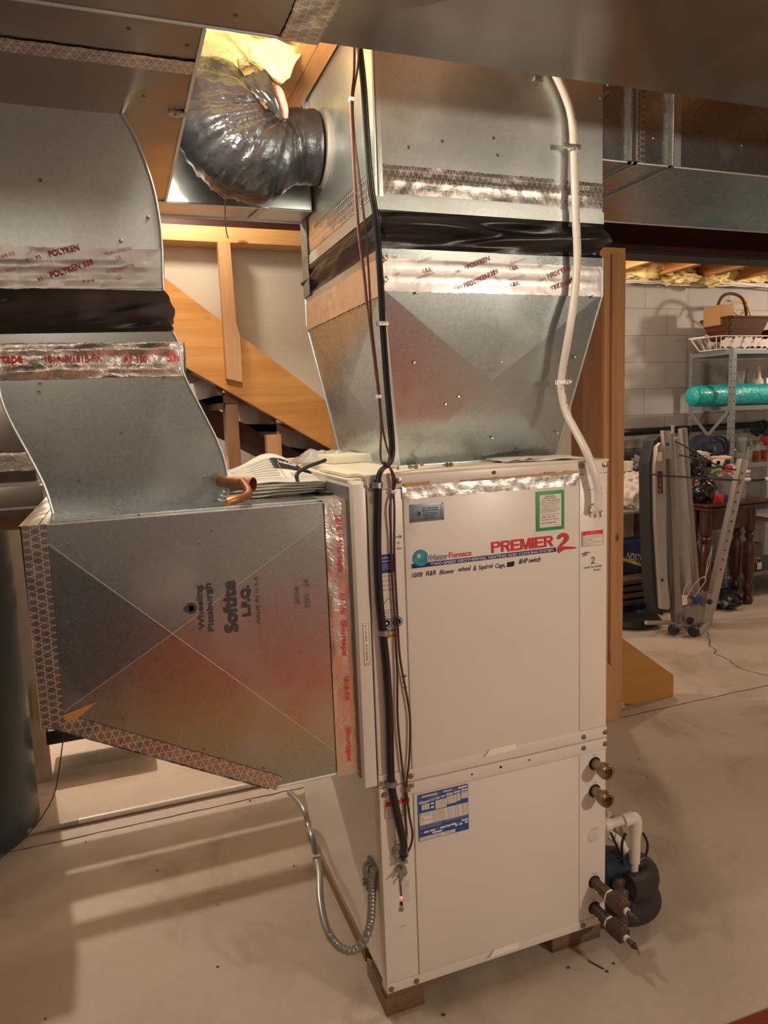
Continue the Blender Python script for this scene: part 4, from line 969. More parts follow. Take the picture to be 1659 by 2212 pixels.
# black flexible connectors
def flex(name, label, ring_b, ring_t, bulge, seed, loc, amp=.012):
    """ring_b, ring_t: four corners each (front-left, front-right, back-right, back-left)"""
    g = G(); rings = []; NV = 22; NS = 40
    def per(c, s):
        s = s % 4; i = int(s); t = s-i; return Vector(c[i]).lerp(Vector(c[(i+1) % 4]), t)
    cen = sum((Vector(q) for q in list(ring_b)+list(ring_t)), Vector())/8
    for j in range(NV+1):
        v = j/NV; r = []
        for k in range(4*NS):
            s = k/NS; p = per(ring_b, s).lerp(per(ring_t, s), v)
            i = int(s) % 4; a = Vector(ring_b[i]); b = Vector(ring_b[(i+1) % 4]); d = (b-a).normalized(); n = Vector((d.y, -d.x, 0))
            fr = s-int(s); e = math.sin(math.pi*v)
            fold = amp*(noise.noise(Vector((s*1.6+seed, v*2.2-s*.9, seed)))+.45*noise.noise(Vector((s*4+seed, v*5-2*s, 3))))
            r.append(p+n*e*(bulge+fold*1.6))
        rings.append(r)
    g.loft(rings, True, False)
    o = g.out(name, BLACKRUB, None, smooth=80); tag(o, label, 'duct connector'); return o
a = T_(372, 716); b = T_(-12, 722); c = T_(353, 626); d_ = T_(-42, 616); dv = Vector((0, .36, 0))
flex('flexible_connector', 'creased black rubber duct connector between the two S-curved ducts', [b, a, a+dv, b+dv], [d_, c, c+dv, d_+dv], .004, 1.3, None, .032)

# ---- supply transition
PYF = .07; XA, XB, YBK = .078, .686, .755
td = thing('supply_transition', 'flared galvanised supply duct standing on top of the heat pump', 'duct', (.38, .4, ZT+.002))
z1, z2 = 1.79, 1.879
bF = [(.158, .195, ZT+.002), (.626, .195, ZT+.002), (.626, .71, ZT+.002), (.158, .71, ZT+.002)]
mF = [(XA, PYF, z1), (XB, PYF, z1), (XB, YBK, z1), (XA, YBK, z1)]; tF = [(x, y, z2) for x, y, z in mF]
g = G()
V = lambda q: [g.bm.verts.new(p) for p in q]
vb, vm, vt = V(bF), V(mF), V(tF)
for i in range(4):
    j = (i+1) % 4
    g.bm.faces.new([vm[i], vm[j], vt[j], vt[i]])
    q = [Vector(bF[i]), Vector(bF[j]), Vector(mF[j]), Vector(mF[i])]
    nrm = (q[1]-q[0]).cross(q[3]-q[0]).normalized(); c = sum(q, Vector())/4+nrm*.011
    cv = g.bm.verts.new(c)
    for a_, b_ in ((vb[i], vb[j]), (vb[j], vm[j]), (vm[j], vm[i]), (vm[i], vb[i])): g.bm.faces.new([cv, a_, b_])
g.bm.faces.new(vt)
g.out('duct_body', GALV_S, td, smooth=0)
g = G(); cf = sum((Vector(q) for q in (bF[0], bF[1], mF[1], mF[0])), Vector())/4+Vector((0, -.0106, .0030))
for q in (bF[0], bF[1], mF[1], mF[0]): g.tube([cf, Vector(q)+Vector((0, -.0008, 0))], .0005, 6, smooth=False)
g.out('cross_crease', mat('bright_crease', (.62, .64, .60), .5, .5), td)
g = G()
for i in (0, 1, 3): g.tube([bF[i], mF[i], tF[i]], .004, 8, smooth=False)
g.bar((bF[0][0]-.006, bF[0][1]-.002, bF[0][2]), (mF[0][0]-.004, mF[0][1]-.003, mF[0][2]), .014, .003, (0, 1, 0)); g.out('corner_seam', GALV, td)
g = G(); g.box(.158, .626, .170, .196, ZT+.0018, ZT+.0035).box(.135, .159, .17, .71, ZT+.0018, ZT+.0035); g.out('base_flange', GALV, td)
# front tape bands
tape('foil_tape', (XA-.002, PYF, 1.783), (XB-XA+.004, 0, 0), (0, 0, .074), td, FOIL_F, lift=.002, amp=.0012, freq=14, label='silver foil tape band printed in maroon', ridges=((.45, .04, .003), (.85, .05, .0015)))
tape('foil_tape', (XA, YBK, 1.775), (0, -(YBK-PYF), 0), (0, 0, .083), td, FOIL, lift=.002, amp=.003)
g = G()
PF = lambda px, py: PY(px, py, PYF)
for t, a in (('POLYKEN', (1007, 583, 1054, 564, .011)), ('POLYKEN 339', (1006, 622, 1072, 592, .011)), ('POLYKE', (1186, 602, 1226, 584, .011)), ('YKEN 339', (1192, 628, 1240, 608, .011)), ('95', (985, 592, 995, 588, .007)), ('95', (985, 628, 995, 624, .007)), ('95', (1164, 580, 1172, 576, .007)), ('95', (1166, 610, 1174, 606, .007)),
    ('UL', (918, 590, 930, 587, .009)), ('UL', (1104, 586, 1116, 582, .009)), ('UL', (1106, 620, 1118, 616, .009)), ('AIR DUCT CONNECTOR', (898, 571, 928, 561, .005)), ('CLOSURE SYSTEM', (900, 604, 935, 594, .005)), ('CLOSURE SYSTEM', (1098, 574, 1132, 563, .005)), ('FIRE AND CONNECTOR', (1098, 608, 1132, 598, .005)), ('POLY', (818, 574, 838, 560, .012)), ('POLY', (820, 622, 838, 605, .012)), ('TAPE', (887, 568, 895, 565, .004)), ('I', (978, 597, 979, 596, .007)), ('95', (850, 562, 858, 559, .006)), ('95', (853, 598, 861, 595, .006))):
    slant(g, t, *a[:4], a[4], .0105, PF)
g.out('tape_lettering', MAROON, td, 'slanting maroon tape maker lettering')
rivets(td, [(x, y-.013, z) for x, y, z in ((.10, .12, 1.72),)]+[PP(a, b, (.4, .195, ZT), Vector((0, 1, .297)))+Vector((0, -.008, 0)) for a, b in ((893, 784), (1080, 782), (988, 857), (1238, 772), (1200, 935), (898, 634), (1276, 642), (960, 873), (1060, 946), (1116, 972))])
rub = flex('flexible_connector', 'black rubber duct connector between the supply plenum and the flared duct', [(x, y, z2-.001) for x, y, z in mF], [(x, y, 1.964) for x, y, z in mF], .006, 5.1, None, .028)

# ---- plenum and right-hand branch
sp_ = thing('supply_plenum', 'tall galvanised supply plenum under the joists with woven foil tape round its foot', 'duct', (.38, .41, 1.964))
g = G().box(XA, XB, PYF, YBK-.05, 1.964, 2.42, .001); g.out('duct_body', GALV, sp_, smooth=4)
g = G().box(XA-.003, XB+.002, PYF-.003, YBK-.048, 1.962, 1.990); g.out('bottom_rail', GALV, sp_)
g = G().box(XA-.004, XA+.012, PYF-.004, PYF+.002, 1.99, 2.42, .0008).box(XA-.004, XA+.002, PYF-.004, PYF+.014, 1.99, 2.42, .0008).tube([(XA-.003, PYF-.003, 1.99), (XA-.003, PYF-.003, 2.42)], .0035, 8, smooth=False); g.out('corner_seam', GALV, sp_)
tape('scrim_tape', (XA+.004, PYF, 1.998), (XB-XA-.004, 0, 0), (0, 0, .062), sp_, SCRIM_XZ, label='woven foil tape band across the plenum front', ridges=((.5, .10, .002),))
tape('scrim_tape', (XA, YBK-.05, 1.998), (0, -(YBK-.05-PYF), 0), (0, 0, .062), sp_, SCRIM_YZ, label='woven foil tape band along the plenum side')
rivets(sp_, [PY(a, b, PYF) for a, b in ((882, 318), (1075, 335), (1312, 256), (1066, 298), (955, 600-295))]+[PY(796, 284, PYF-.004)], .003)
g = G().box(XA-.004, XA, YBK-.10, YBK-.05, 1.86, 2.15); o = tape('grey_duct_tape', (XA-.004, YBK+.00, 1.875), (0, -.075, 0), (0, 0, .27), sp_, mat('grey_cloth_tape', (.22, .22, .21), .45, .4, bump=.5, bscale=200), label='strip of ribbed grey cloth tape down the back edge of the plenum'); g.bm.free()
br = thing('branch_duct', 'galvanised rectangular duct running right from the supply plenum', 'duct', (1.6, .32, 2.12))
g = G(); zb0, zb1 = 2.118, 2.40
pts8 = [(XB, PYF, zb0), (XB, .575, zb0), (3.2, .575, zb0), (3.2, PYF-.02, zb0)]
g.box(XB+.001, 3.6, PYF, .575, zb0, zb1, .001); g.out('duct_body', GALV_S, br, smooth=4)
g = G()
xs = [PY(a, 250, PYF).x for a in (1357, 1372, 1394, 1448)]
for x, w_ in ((xs[0], .004), (xs[0]+.018, .004), (xs[3], .006)): g.box(x-w_/2, x+w_/2, PYF-.012, PYF, zb0-.006, zb1).box(x-w_/2, x+w_/2, PYF-.012, .58, zb0-.006, zb0)
g.tube([(XB, PYF-.001, zb0), (3.6, PYF-.001, zb0)], .003, 8, smooth=False).tube([(XB, .576, zb0), (3.6, .576, zb0)], .0035, 8, smooth=False)
g.out('drive_cleat', GALV, br)
tape('foil_tape', (xs[1]-.003, PYF, zb0), (.034, 0, 0), (0, 0, .28), br, SCRIM_ZX)
g = G().box(xs[3]+.012, xs[3]+.034, PYF-.003, PYF, zb0, zb1); g.out('joint_band', GALV, br)
g = G().tube([(xs[3]-.003, PYF-.016, zb1), (xs[3]-.003, PYF-.016, zb0-.004), (xs[3]-.025, PYF-.016, zb0-.022)], .0022, 8, smooth=False); g.out('hanger_wire', ZINC, br, 'bent hanger wire')
rivets(br, [PY(a, b, PYF) for a, b in ((1412, 296), (1604, 312))], .004)

# ---- overhead trunks
TZ = 2.10
mt_ = thing('trunk_duct', 'big dark galvanised trunk duct overhead, nearest the camera', 'duct', (.8, -.65, TZ))
g = G()
def cross_bottom(g, x0, x1, y0, y1, z, h=.008):
    fan(g, [(x0, y0, z), (x1, y0, z), (x1, y1, z), (x0, y1, z)], ((x0+x1)/2, (y0+y1)/2, z-h))
TY = -.324
xe = [-.195, .52, 1.5, 2.5, 3.4]
for a, b in zip(xe, xe[1:]): cross_bottom(g, a, b, -1.02, TY, TZ)
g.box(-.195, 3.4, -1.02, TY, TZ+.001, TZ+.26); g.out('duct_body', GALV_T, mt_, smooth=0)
tape('scrim_tape', (-.225, -1.02, TZ), (0, .70, 0), (.062, 0, 0), mt_, SCRIM_YX, label='woven foil tape wrapped round the trunk joint', lift=.003, amp=.003)
tape('scrim_tape', (-.225, TY, TZ), (.062, 0, 0), (0, 0, .2), mt_, SCRIM_ZX, lift=.003) 
lt_ = thing('trunk_duct', 'dark galvanised trunk corner overhead at the upper left, beside the insulation', 'duct', (-.8, -.2, TZ))
g = G()
cross_bottom(g, -.95, -.342, -.185, .60, TZ); cross_bottom(g, -1.0, -.205, -1.02, TY, TZ, .005); cross_bottom(g, -.95, -.342, TY, -.190, TZ, .003)
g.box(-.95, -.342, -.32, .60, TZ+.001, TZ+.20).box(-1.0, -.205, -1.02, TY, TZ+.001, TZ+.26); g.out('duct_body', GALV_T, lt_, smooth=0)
g = G().box(-.344, -.338, -.32, .60, TZ-.004, TZ+.20).tube([(-.95, TY, TZ-.001), (-.2, TY, TZ-.001)], .003, 8, smooth=False); g.out('edge_seam', GALV, lt_)
tape('scrim_tape', (-.95, -.165, TZ), (.612, 0, 0), (0, -.045, 0), lt_, SCRIM_XY, lift=.003, label='woven foil tape across the underside joint', amp=.002)
g = G().box(-.372, -.340, -.005, .015, TZ-.006, TZ-.001).cyl((-.358, .005, TZ-.009), (-.358, .005, TZ-.006), .005, n=12); g.out('clip_bracket', ZINC, lt_, 'small metal clip on the edge')
rivets(lt_, [(x, y, TZ-.004) for x, y in ((-.45, -.28), (-.36, -.25), (-.42, -.05), (-.30, -.36))], .003, (0, 0, -1))
fd = thing('cross_duct', 'galvanised duct running left to right behind the black flexible duct, brightly lit', 'duct', (0, .67, TZ))
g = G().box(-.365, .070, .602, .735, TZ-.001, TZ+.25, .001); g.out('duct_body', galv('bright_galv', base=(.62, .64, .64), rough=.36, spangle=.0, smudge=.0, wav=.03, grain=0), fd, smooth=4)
g = G().tube([(-.36, .602, TZ-.002), (.07, .602, TZ-.002)], .003, 8, smooth=False).tube([(-.36, .735, TZ-.002), (.07, .735, TZ-.002)], .004, 8, smooth=False); g.out('edge_seam', GALV, fd)
g = G().bar(PZ(572, 448, TZ-.004), PZ(542, 474, TZ-.004), .022, .002, (0, 0, 1)); g.out('hanger_strap', SILVERL, fd, 'short metal strap under the duct')
# silver duct behind the left offset ducts
bd = thing('rear_duct', 'galvanised duct with foil tape, low at the far left behind the S-curved duct', 'duct', (-1.05, 1.0, 1.2))
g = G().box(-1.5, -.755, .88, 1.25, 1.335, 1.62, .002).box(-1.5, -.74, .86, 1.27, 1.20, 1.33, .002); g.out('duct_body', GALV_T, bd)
tape('scrim_tape', (-1.5, .88, 1.375), (.745, 0, 0), (0, 0, .055), bd, FOIL, label='foil tape band')
g = G().box(-1.5, -.75, .872, 1.26, 1.328, 1.340).box(-1.5, -.735, .852, 1.27, 1.262, 1.268); g.out('joint_band', GALV, bd)

# ---- insulated flexible duct elbow
fx = thing('flexible_duct', 'wrinkled black plastic insulated flexible duct elbow beside the supply plenum', 'duct', (-.1, .45, 2.1))
path = [(.055, .49, 2.232), (-.02, .487, 2.228), (-.07, .465, 2.205), (-.12, .43, 2.180), (-.165, .41, 2.185), (-.200, .41, 2.215), (-.215, .42, 2.26), (-.215, .46, 2.305), (-.205, .53, 2.33), (-.20, .62, 2.34)]
rad = [.094, .094, .096, .110, .118, .118, .112, .102, .09, .08]
cs = []
for i in range(len(path)-1):
    p0 = Vector(path[max(i-1, 0)]); p1 = Vector(path[i]); p2 = Vector(path[i+1]); p3 = Vector(path[min(i+2, len(path)-1)])
    for k in range(14):
        t = k/14; cs.append((0.5*((2*p1)+(p2-p0)*t+(2*p0-5*p1+4*p2-p3)*t*t+(3*p1-p0-3*p2+p3)*t**3), rad[i]*(1-t)+rad[i+1]*t))
crease = Vector((-.035, .42, 2.285))   # folds radiate from the inside of the bend
g = G(); rings = []; prev = None; N = 150
for i, (p, r) in enumerate(cs):
    t = (cs[min(i+1, len(cs)-1)][0]-cs[max(i-1, 0)][0]).normalized()
    nrm = Vector((0, 1, 0)) if prev is None else (prev-t*prev.dot(t)).normalized(); prev = nrm; bn = t.cross(nrm); ring = []
    s = i/len(cs)
    for k in range(N):
        a = 2*math.pi*k/N; dr = nrm*math.cos(a)+bn*math.sin(a)
        q = p+dr*r
        if s > .10:
            d = q-crease; ang = math.atan2(d.z, d.x); dist = d.length
            w1 = (1-abs(noise.noise(Vector((ang*9, dist*3.0, 4.2)))*2))
            w2 = (1-abs(noise.noise(Vector((ang*24, dist*5, 9.1+d.y*4)))*2))
            w3 = noise.noise(q*14)
            amp = min(1, (s-.10)*6)
            q += dr*((w1-.5)*.007+(w2-.5)*.003+w3*.012)*amp
        else:
            q += dr*(.0012*math.sin(s*900)+.0015*noise.noise(q*40))
        ring.append(q)
    rings.append(ring)
g.loft(rings); g.out('black_jacket', mat('black_film', (.020, .019, .021), .27, bump=.6, bscale=38, coat=.35), fx, smooth=80)
g = G()
def flap(u, v):
    a = PY(497+u*78, 172-u*22+0, .36); b = PY(610, 262, .36)
    p = a.lerp(b, v*.97); p += Vector((0, -.012*math.sin(v*3)+.004*noise.noise(Vector((u*9, v*3, 0))), .006*noise.noise(Vector((u*7, v*2, 5)))))
    return p
g.grid(flap, 24, 20); sd = g.out('jacket_flap', MATS['black_film'], fx, 'pleated flap of black film folded over the bend', smooth=80)
sd.modifiers.new('s', 'SOLIDIFY').thickness = .002
g = G().lathe((XA, .49, 2.232), [(.101, 0), (.102, .002), (.096, .006), (.095, .012)], (-1, 0, 0), 40); g.out('start_collar', mat('grey_collar', (.30, .28, .26), .5, .4), fx, 'grey sealed collar against the plenum')
g = G(); c_ = [(PY(a, b, .40)) for a, b in ((592, 190), (600, 205), (612, 238), (614, 262))]; g.tube(c_, [.012, .018, .014, .008], 12); g.out('pink_insulation', mat('pink_wool', (.85, .42, .33), .9, bump=.8, bscale=60), fx, 'pink insulation showing at the fold')
g = G().tube([PY(488, 418, .33), PY(486, 440, .32), PY(487, 470, .32), PY(489, 500, .32), PY(493, 515, .32)], .0035, 8, flat=.4); g.out('hanging_tie', BLACK, fx, 'loose tie end hanging down')
g = G().bar(PY(657, 153, .62), PY(657, 243, .62), .010, .002, (0, 1, 0)); tag(g.out('hanger_strip', GALV), 'thin upright metal hanger strip at the back edge of the plenum', 'hanger')
g = G().prism([PY(a, b, .50) for a, b in ((475, 148), (500, 150), (513, 160), (495, 162))], (0, .006, 0)).tube([PY(500, 60, .55), PY(510, 95, .5), PY(508, 130, .48), PY(512, 150, .46)], [.006, .008, .007, .004], 10)
tag(g.out('insulation_strand', INSUL, smooth=80), 'yellow insulation strand hanging onto the black flexible duct', 'insulation')

# ================================================================ HOSE, CABLES, SMALL THINGS ON THE CABINET
hs = thing('white_hose', 'white plastic conduit hose with red print running down the plenum to the cabinet side strip', 'hose', PY(1238, 320, .04))
hp_ = [(1195, 150, .052), (1212, 185, .052), (1230, 232, .050), (1238, 280, .048), (1240, 330, .045), (1242, 400, .04), (1244, 470, .04), (1247, 560, .04), (1241, 640, .04), (1229, 720, .045), (1215, 800, .075), (1212, 840, .08), (1222, 888, .07), (1243, 930, .03), (1266, 975, -.015), (1283, 1020, -.03), (1292, 1060, -.03), (1291, 1092, -.028), (1281, 1106, -.018)]
hpts = [PY(*q) for q in hp_]
G().tube(hpts, .0098, 16).out('hose_tube', mat('hose_white', (.80, .76, .68), .35), hs)
g = G()
rngh = random.Random(5)
for i in range(len(hpts)-2):
    a, b = hpts[i], hpts[i+1]; n_ = max(1, int((b-a).length/.013))
    for k in range(n_):
        if rngh.random() < .35: continue
        p = a.lerp(b, (k+.2)/n_); q = a.lerp(b, (k+.75)/n_); g.tube([p+Vector((.003, -.0092, 0)), q+Vector((.003, -.0092, 0))], .0009, 5, smooth=False)
g.out('red_print_line', mat('faded_red', (.55, .12, .08), .6), hs)
for (px, py, y) in ((1232, 320, .045), (1212, 826, .08)):
    c = PY(px, py, y); g = G().box(c.x-.026, c.x+.024, c.y-.0115, c.y-.0098, c.z-.006, c.z+.006, .0006).cyl((c.x-.019, c.y-.014, c.z), (c.x-.019, c.y-.011, c.z), .004, n=10).cyl((c.x+.018, c.y-.014, c.z), (c.x+.018, c.y-.011, c.z), .003, n=10)
    g.lathe((c.x+.004, c.y, c.z-.006), [(.0103, 0), (.0118, .0), (.0118, .012), (.0103, .012)], (0, 0, 1), 20)
    g.out('hose_clamp', ZINC, hs)
c = PY(1164, 168, PYF-.004); tag(G().box(c.x-.012, c.x+.012, PYF-.006, PYF, c.z-.006, c.z+.004, .001).out('metal_clip', ZINC), 'small metal clip on the plenum just under the near trunk', 'clip')
c = PY(1316, 180, .0)
tag(G().tube([PY(1312, 183, .02), PY(1320, 181, .02), PY(1332, 178, .02)], .0035, 8, smooth=False).tube([PY(1296, 212, .04), PY(1316, 196, .04)], .0035, 8, smooth=False).out('screw_anchor', ZINC), 'bright screw tip poking out below the trunk near the branch duct', 'screw')

bc = thing('black_cable_bundle', 'bundle of black cables and sleeve running down the corner into the upper zinc clamp', 'cable', PY(815, 900, .02))
main = [(772, 98, .055), (781, 180, .055), (789, 300, .055), (797, 400, .052), (808, 470, .05), (815, 560, .05), (820, 640, .045), (824, 720, .045), (832, 830, .04), (838, 900, .03), (843, 970, .01), (838, 1000, -.004), (822, 1014, -.014), (815, 1030, -.016), (815, 1046, -.016)]
for dx, dy in ((0, 0), (4, .006), (8, .0)):
    G().tube([PY(a+dx*(1 if k < 11 else .8), b, y+dy) for k, (a, b, y) in enumerate(main)], .0034, 8).out('cable_core', BLACK, bc)
slv = [(816, 1046, -.016), (815, 1120, -.014), (815, 1200, -.014), (819, 1290, -.014), (827, 1370, -.012), (835, 1450, -.014), (841, 1550, -.014), (843, 1640, -.013), (846, 1700, -.012), (857, 1755, -.018), (867, 1800, -.026), (872, 1826, -.028), (870, 1842, -.022)]
G().tube([PY(*q) for q in slv], .0098, 14).out('black_sleeve', mat('sleeve_black', (.012, .012, .015), .3, coat=.3), bc, 'smooth black sleeve')
def clip(px, py, y, w_, parent, side=-1, r=.0115):
    c = PY(px, py, y); g = G()
    g.lathe((c.x, c.y, c.z-.006), [(r, 0), (r+.0014, 0), (r+.0014, .012), (r, .012)], (0, 0, 1), 18)
    g.box(min(c.x, c.x+side*w_), max(c.x, c.x+side*w_), -.0055, -.0038, c.z-.006, c.z+.006, .0005); g.cyl((c.x+side*w_*.7, -.009, c.z), (c.x+side*w_*.7, -.0045, c.z), .005, n=10)
    g.out('cable_clamp', ZINC, parent)
clip(815, 1048, -.014, .026, bc); clip(829, 1366, -.012, .020, bc, 1); clip(846, 1692, -.013, .028, bc)
c = PY(822, 699, .04); G().box(c.x-.010, c.x+.018, c.y-.006, c.y+.004, c.z-.005, c.z+.005, .001).out('cable_clamp', ZINC, bc)
bw = thing('brown_wire_pair', 'thin brown and black wires tied together down the cabinet corner into the lower zinc clamp', 'wire', PY(850, 1200, -.01))
BRW = mat('brown_wire', (.09, .035, .02), .4)
REDW = mat('red_brown_wire', (.20, .075, .05), .4)
w1 = [(766, 98, .045), (765, 160, .045), (760, 215, .042), (763, 300, .04), (768, 400, .04), (776, 500, .035), (787, 590, .035), (794, 660, .035), (806, 760, .03), (818, 856, .022), (823, 920, .015), (822, 985, .0), (828, 1002, -.010), (842, 1010, -.014), (849, 1035, -.014), (848, 1062, -.010), (842, 1100, -.012), (845, 1160, -.01), (847, 1250, -.01), (853, 1340, -.01), (858, 1450, -.01), (859, 1550, -.01), (867, 1640, -.010), (874, 1700, -.010), (876, 1760, -.012), (878, 1810, -.014), (873, 1850, -.016), (862, 1862, -.014)]
w2 = [(776, 98, .05), (772, 150, .05), (762, 215, .046), (766, 300, .045), (778, 400, .045), (790, 500, .04), (797, 600, .04), (803, 700, .035), (813, 790, .03), (820, 856, .025), (826, 920, .02), (834, 960, .01), (843, 990, -.0), (838, 1004, -.008), (830, 998, -.012), (846, 1016, -.016), (854, 1040, -.014), (850, 1062, -.010), (852, 1100, -.01), (852, 1200, -.01), (858, 1320, -.01), (864, 1420, -.01), (880, 1510, -.01), (886, 1560, -.01), (884, 1640, -.010), (878, 1700, -.012), (884, 1760, -.014), (891, 1800, -.016), (886, 1830, -.018), (866, 1866, -.014)]
G().tube([PY(*q) for q in w1], .0026, 8).out('brown_wire', BRW, bw)
G().tube([PY(*q) for q in w2], .0026, 8).out('brown_wire', BRW, bw)
G().tube([PY(a-3, b, y-.004) for a, b, y in w1[:8]], .0017, 8).out('red_wire', REDW, bw)
for px, py, y in ((760, 215, .041), (818, 857, .022), (849, 1062, -.010)):
    c = PY(px, py, y); G().box(c.x-.006, c.x+.006, c.y-.005, c.y+.005, c.z-.004, c.z+.004, .0015).out('zip_tie', PVC, bw, 'white plastic zip tie')
clip(879, 1703, -.012, .022, bw, 1, .007)

# ---- things on the cabinet lid
TT = ZT+.0025
CRM = mat('cream_card', (.86, .80, .64), .7)
g = G(); a = Vector((.035, .47, TT)); 
g.box(.030, .150, .40, .60, TT, TT+.022, .002, Matrix.Rotation(.10, 4, 'Z')); tag(g.out('white_book', CRM), 'thick white booklet lying on the heat pump lid behind the cable stub', 'book')
g = G()
def bag(u, v):
    x = -.02+u*.175; y = .50+v*.16
    h = .020+.012*noise.noise(Vector((u*5, v*5, 1)))+.006*noise.noise(Vector((u*14, v*14, 3))); e = min(1, 5*min(u, 1-u, v, 1-v))
    return Vector((x, y, TT+.002+h*e+.02*e*(1-u)*.3))
g.grid(bag, 40, 30); tag(g.out('plastic_wrapper', mat('frosted_film', (.85, .86, .84), .25, trans=.55, bump=.4, bscale=30), smooth=80), 'frosted plastic wrapper behind the white booklet on the lid', 'wrapper')
g = G()
def sheet(cx, cy, L_, W_, ang, z, amp, seed):
    def f(u, v):
        a_ = (u-.5)*L_; b_ = (v-.5)*W_; x = cx+a_*math.cos(ang)-b_*math.sin(ang); y = cy+a_*math.sin(ang)+b_*math.cos(ang)
        return Vector((x, y, z+amp*(abs(noise.noise(Vector((u*2.2+seed, v*2.2, seed))))*2+max(0, 2.2*(v-.6))**2*.5)))
    return f
g.grid(sheet(.50, .105, .22, .13, -.14, TT+.001, .005, 1), 30, 16); g.grid(sheet(.44, .10, .12, .07, .25, TT+.004, .003, 4), 20, 10)
tag(g.out('paper_sheets', PAPER, smooth=80), 'loose white papers at the front right of the heat pump lid', 'paper')
def lag(px, py, ang, label):
    p = PZ(px, py, TT+.004); a_ = Vector((math.cos(ang), math.sin(ang), 0))
    t = G().lathe(p, [(.0055, 0), (.0055, .003), (.004, .004), (.0022, .005), (.0022, .024), (.0004, .027)], a_, 10); tag(t.out('loose_screw', mat('rusty_screw', (.35, .24, .14), .5, .7)), label, 'screw', 'loose screws on the lid')
for (px, py, an, wh) in ((861, 1010, 2.5, 'nearest the black cables'), (884, 1008, .3, 'left one of the close group'), (900, 1008, 3.4, 'right one of the close group'), (911, 1002, 1.2, 'behind the close group'), (975, 1003, 3.3, 'right one of the far pair'), (965, 1004, .4, 'left one of the far pair')): lag(px, py, an, 'small rusty screw loose on the heat pump lid, '+wh)
# side ledge card edges on left of lid
g = G().box(-.038, .030, .03, .36, RT+.0455, RT+.0505, .001).box(-.030, .02, .05, .30, RT+.052, RT+.060, .0015)
tag(g.out('card_strips', CRM), 'cream card strips lying on top of the filter rack edge', 'card')

# ---- on the return box: newspaper stack, copper elbows, black cable stub
RZ = RT+.003
nw = thing('newspaper_stack', 'stack of folded newspapers on the return box behind the copper elbows', 'newspapers', (-.18, .42, RZ))
def sag(k):
    def f(u, v):
        x = -.30+u*.28+k*.006; y = .22+v*.26-k*.006
        z = RZ+.008*k+.014*math.sin(u*2.4+.3*k)*(.5+.5*v)+.016*max(0, v-.35)*2*math.exp(-((u-.55)/.30)**2)*2.6+.003*noise.noise(Vector((u*4, v*4, k)))
        return Vector((x, y, z))
    return f
for k in range(5):
    g = G(); g.grid(sag(k), 30, 20); o = g.out('newspaper', mat('newsprint', (.78, .75, .68), .85, bump=.1), nw, smooth=80); md = o.modifiers.new('s', 'SOLIDIFY'); md.thickness = .004
F4 = sag(4); f4 = lambda u, v: F4(u, v)+Vector((0, 0, .0045))
g = G()
def onp(u0, u1, v0, v1):
    g.grid(lambda a_, b_: f4(u0+(u1-u0)*a_, v0+(v1-v0)*b_), 8, 4)
onp(.50, .95, .58, .84)
g.out('black_headline_bar', BLACK_M, nw)
g = G()
for r_ in range(11): onp(.10, .52, .12+.07*r_, .125+.07*r_+.012)
for r_ in range(6): onp(.62, .95, .1+.07*r_, .105+.07*r_+.012)
onp(.55, .555, .08, .9)
g.out('text_rows', mat('grey_newsprint', (.35, .34, .32), .8), nw)
p0 = f4(.56, .66); p1 = f4(.92, .66); g = G(); g.text('Insider Guide', p0+Vector((0, 0, .003)), p1-p0, f4(.56, .76)-f4(.56, .66), (p1-p0).length, .026, lift=.001, bold=.02); g.out('headline', WHITEINK, nw)
cu = thing('copper_elbow', 'bent copper pipe offcut overhanging the front edge of the return box', 'copper pipe', PY(505, 1075, .05))
g = G().tube([PY(492, 1084, .045), PY(508, 1079, .05), PY(530, 1073, .07), PY(537, 1064, .09), PY(530, 1050, .12), PY(523, 1040, .15)], [.0095, .0095, .0098, .0098, .0095, .0095], 16); g.out('pipe', COPPER, cu)
G().lathe(PY(489.5, 1085, .044), [(.0085, 0), (.0098, .0), (.0098, .004), (.0085, .004)], (1, .1, .05), 16).out('pipe_rim', mat('bright_copper', (.9, .42, .15), .3, .9), cu)
c1 = PY(545, 1047, .14); ax = Vector((1, -.9, -.1)).normalized()
g = G().lathe(c1-ax*.05, [(.0135, 0), (.0155, 0), (.0155, .034), (.0175, .036), (.0175, .052), (.0150, .052), (.0140, .030), (.0135, .002)], ax, 24)
g.tube([c1-ax*.04, c1-ax*.06, c1-ax*.085+Vector((0, .01, .002))], .015, 16)
tag(g.out('copper_fitting', COPPER), 'open copper tube fitting under the newspapers on the return box', 'copper pipe')
g = G().tube([PZ(737, 1066, RZ+.005), PZ(700, 1064, RZ+.005), PZ(672, 1056, RZ+.005), PZ(650, 1046, RZ+.006), PY(641, 1032, .16), PY(645, 1020, .17), PY(665, 1008, .18), PY(690, 999, .19), PY(703, 994, .20)], .0048, 12)
tag(g.out('cable_stub', mat('black_cable_stub', (.02, .02, .02), .35)), 'short curved black cable end springing up from the return box', 'cable')
for (a, b, s_) in ((548, 1054, .008), (557, 1049, .006), (655, 1033, .006)):
    p = PZ(a, b, RZ+.003)
    tag(G().ball(p, s_, (1.6, 1, .4), 2, .5, 3, a).out('wood_shaving', mat('pale_shaving', (.8, .66, .4), .8)), 'pale wood shaving beside the newspapers on the return box', 'shaving', 'wood shavings on the box')

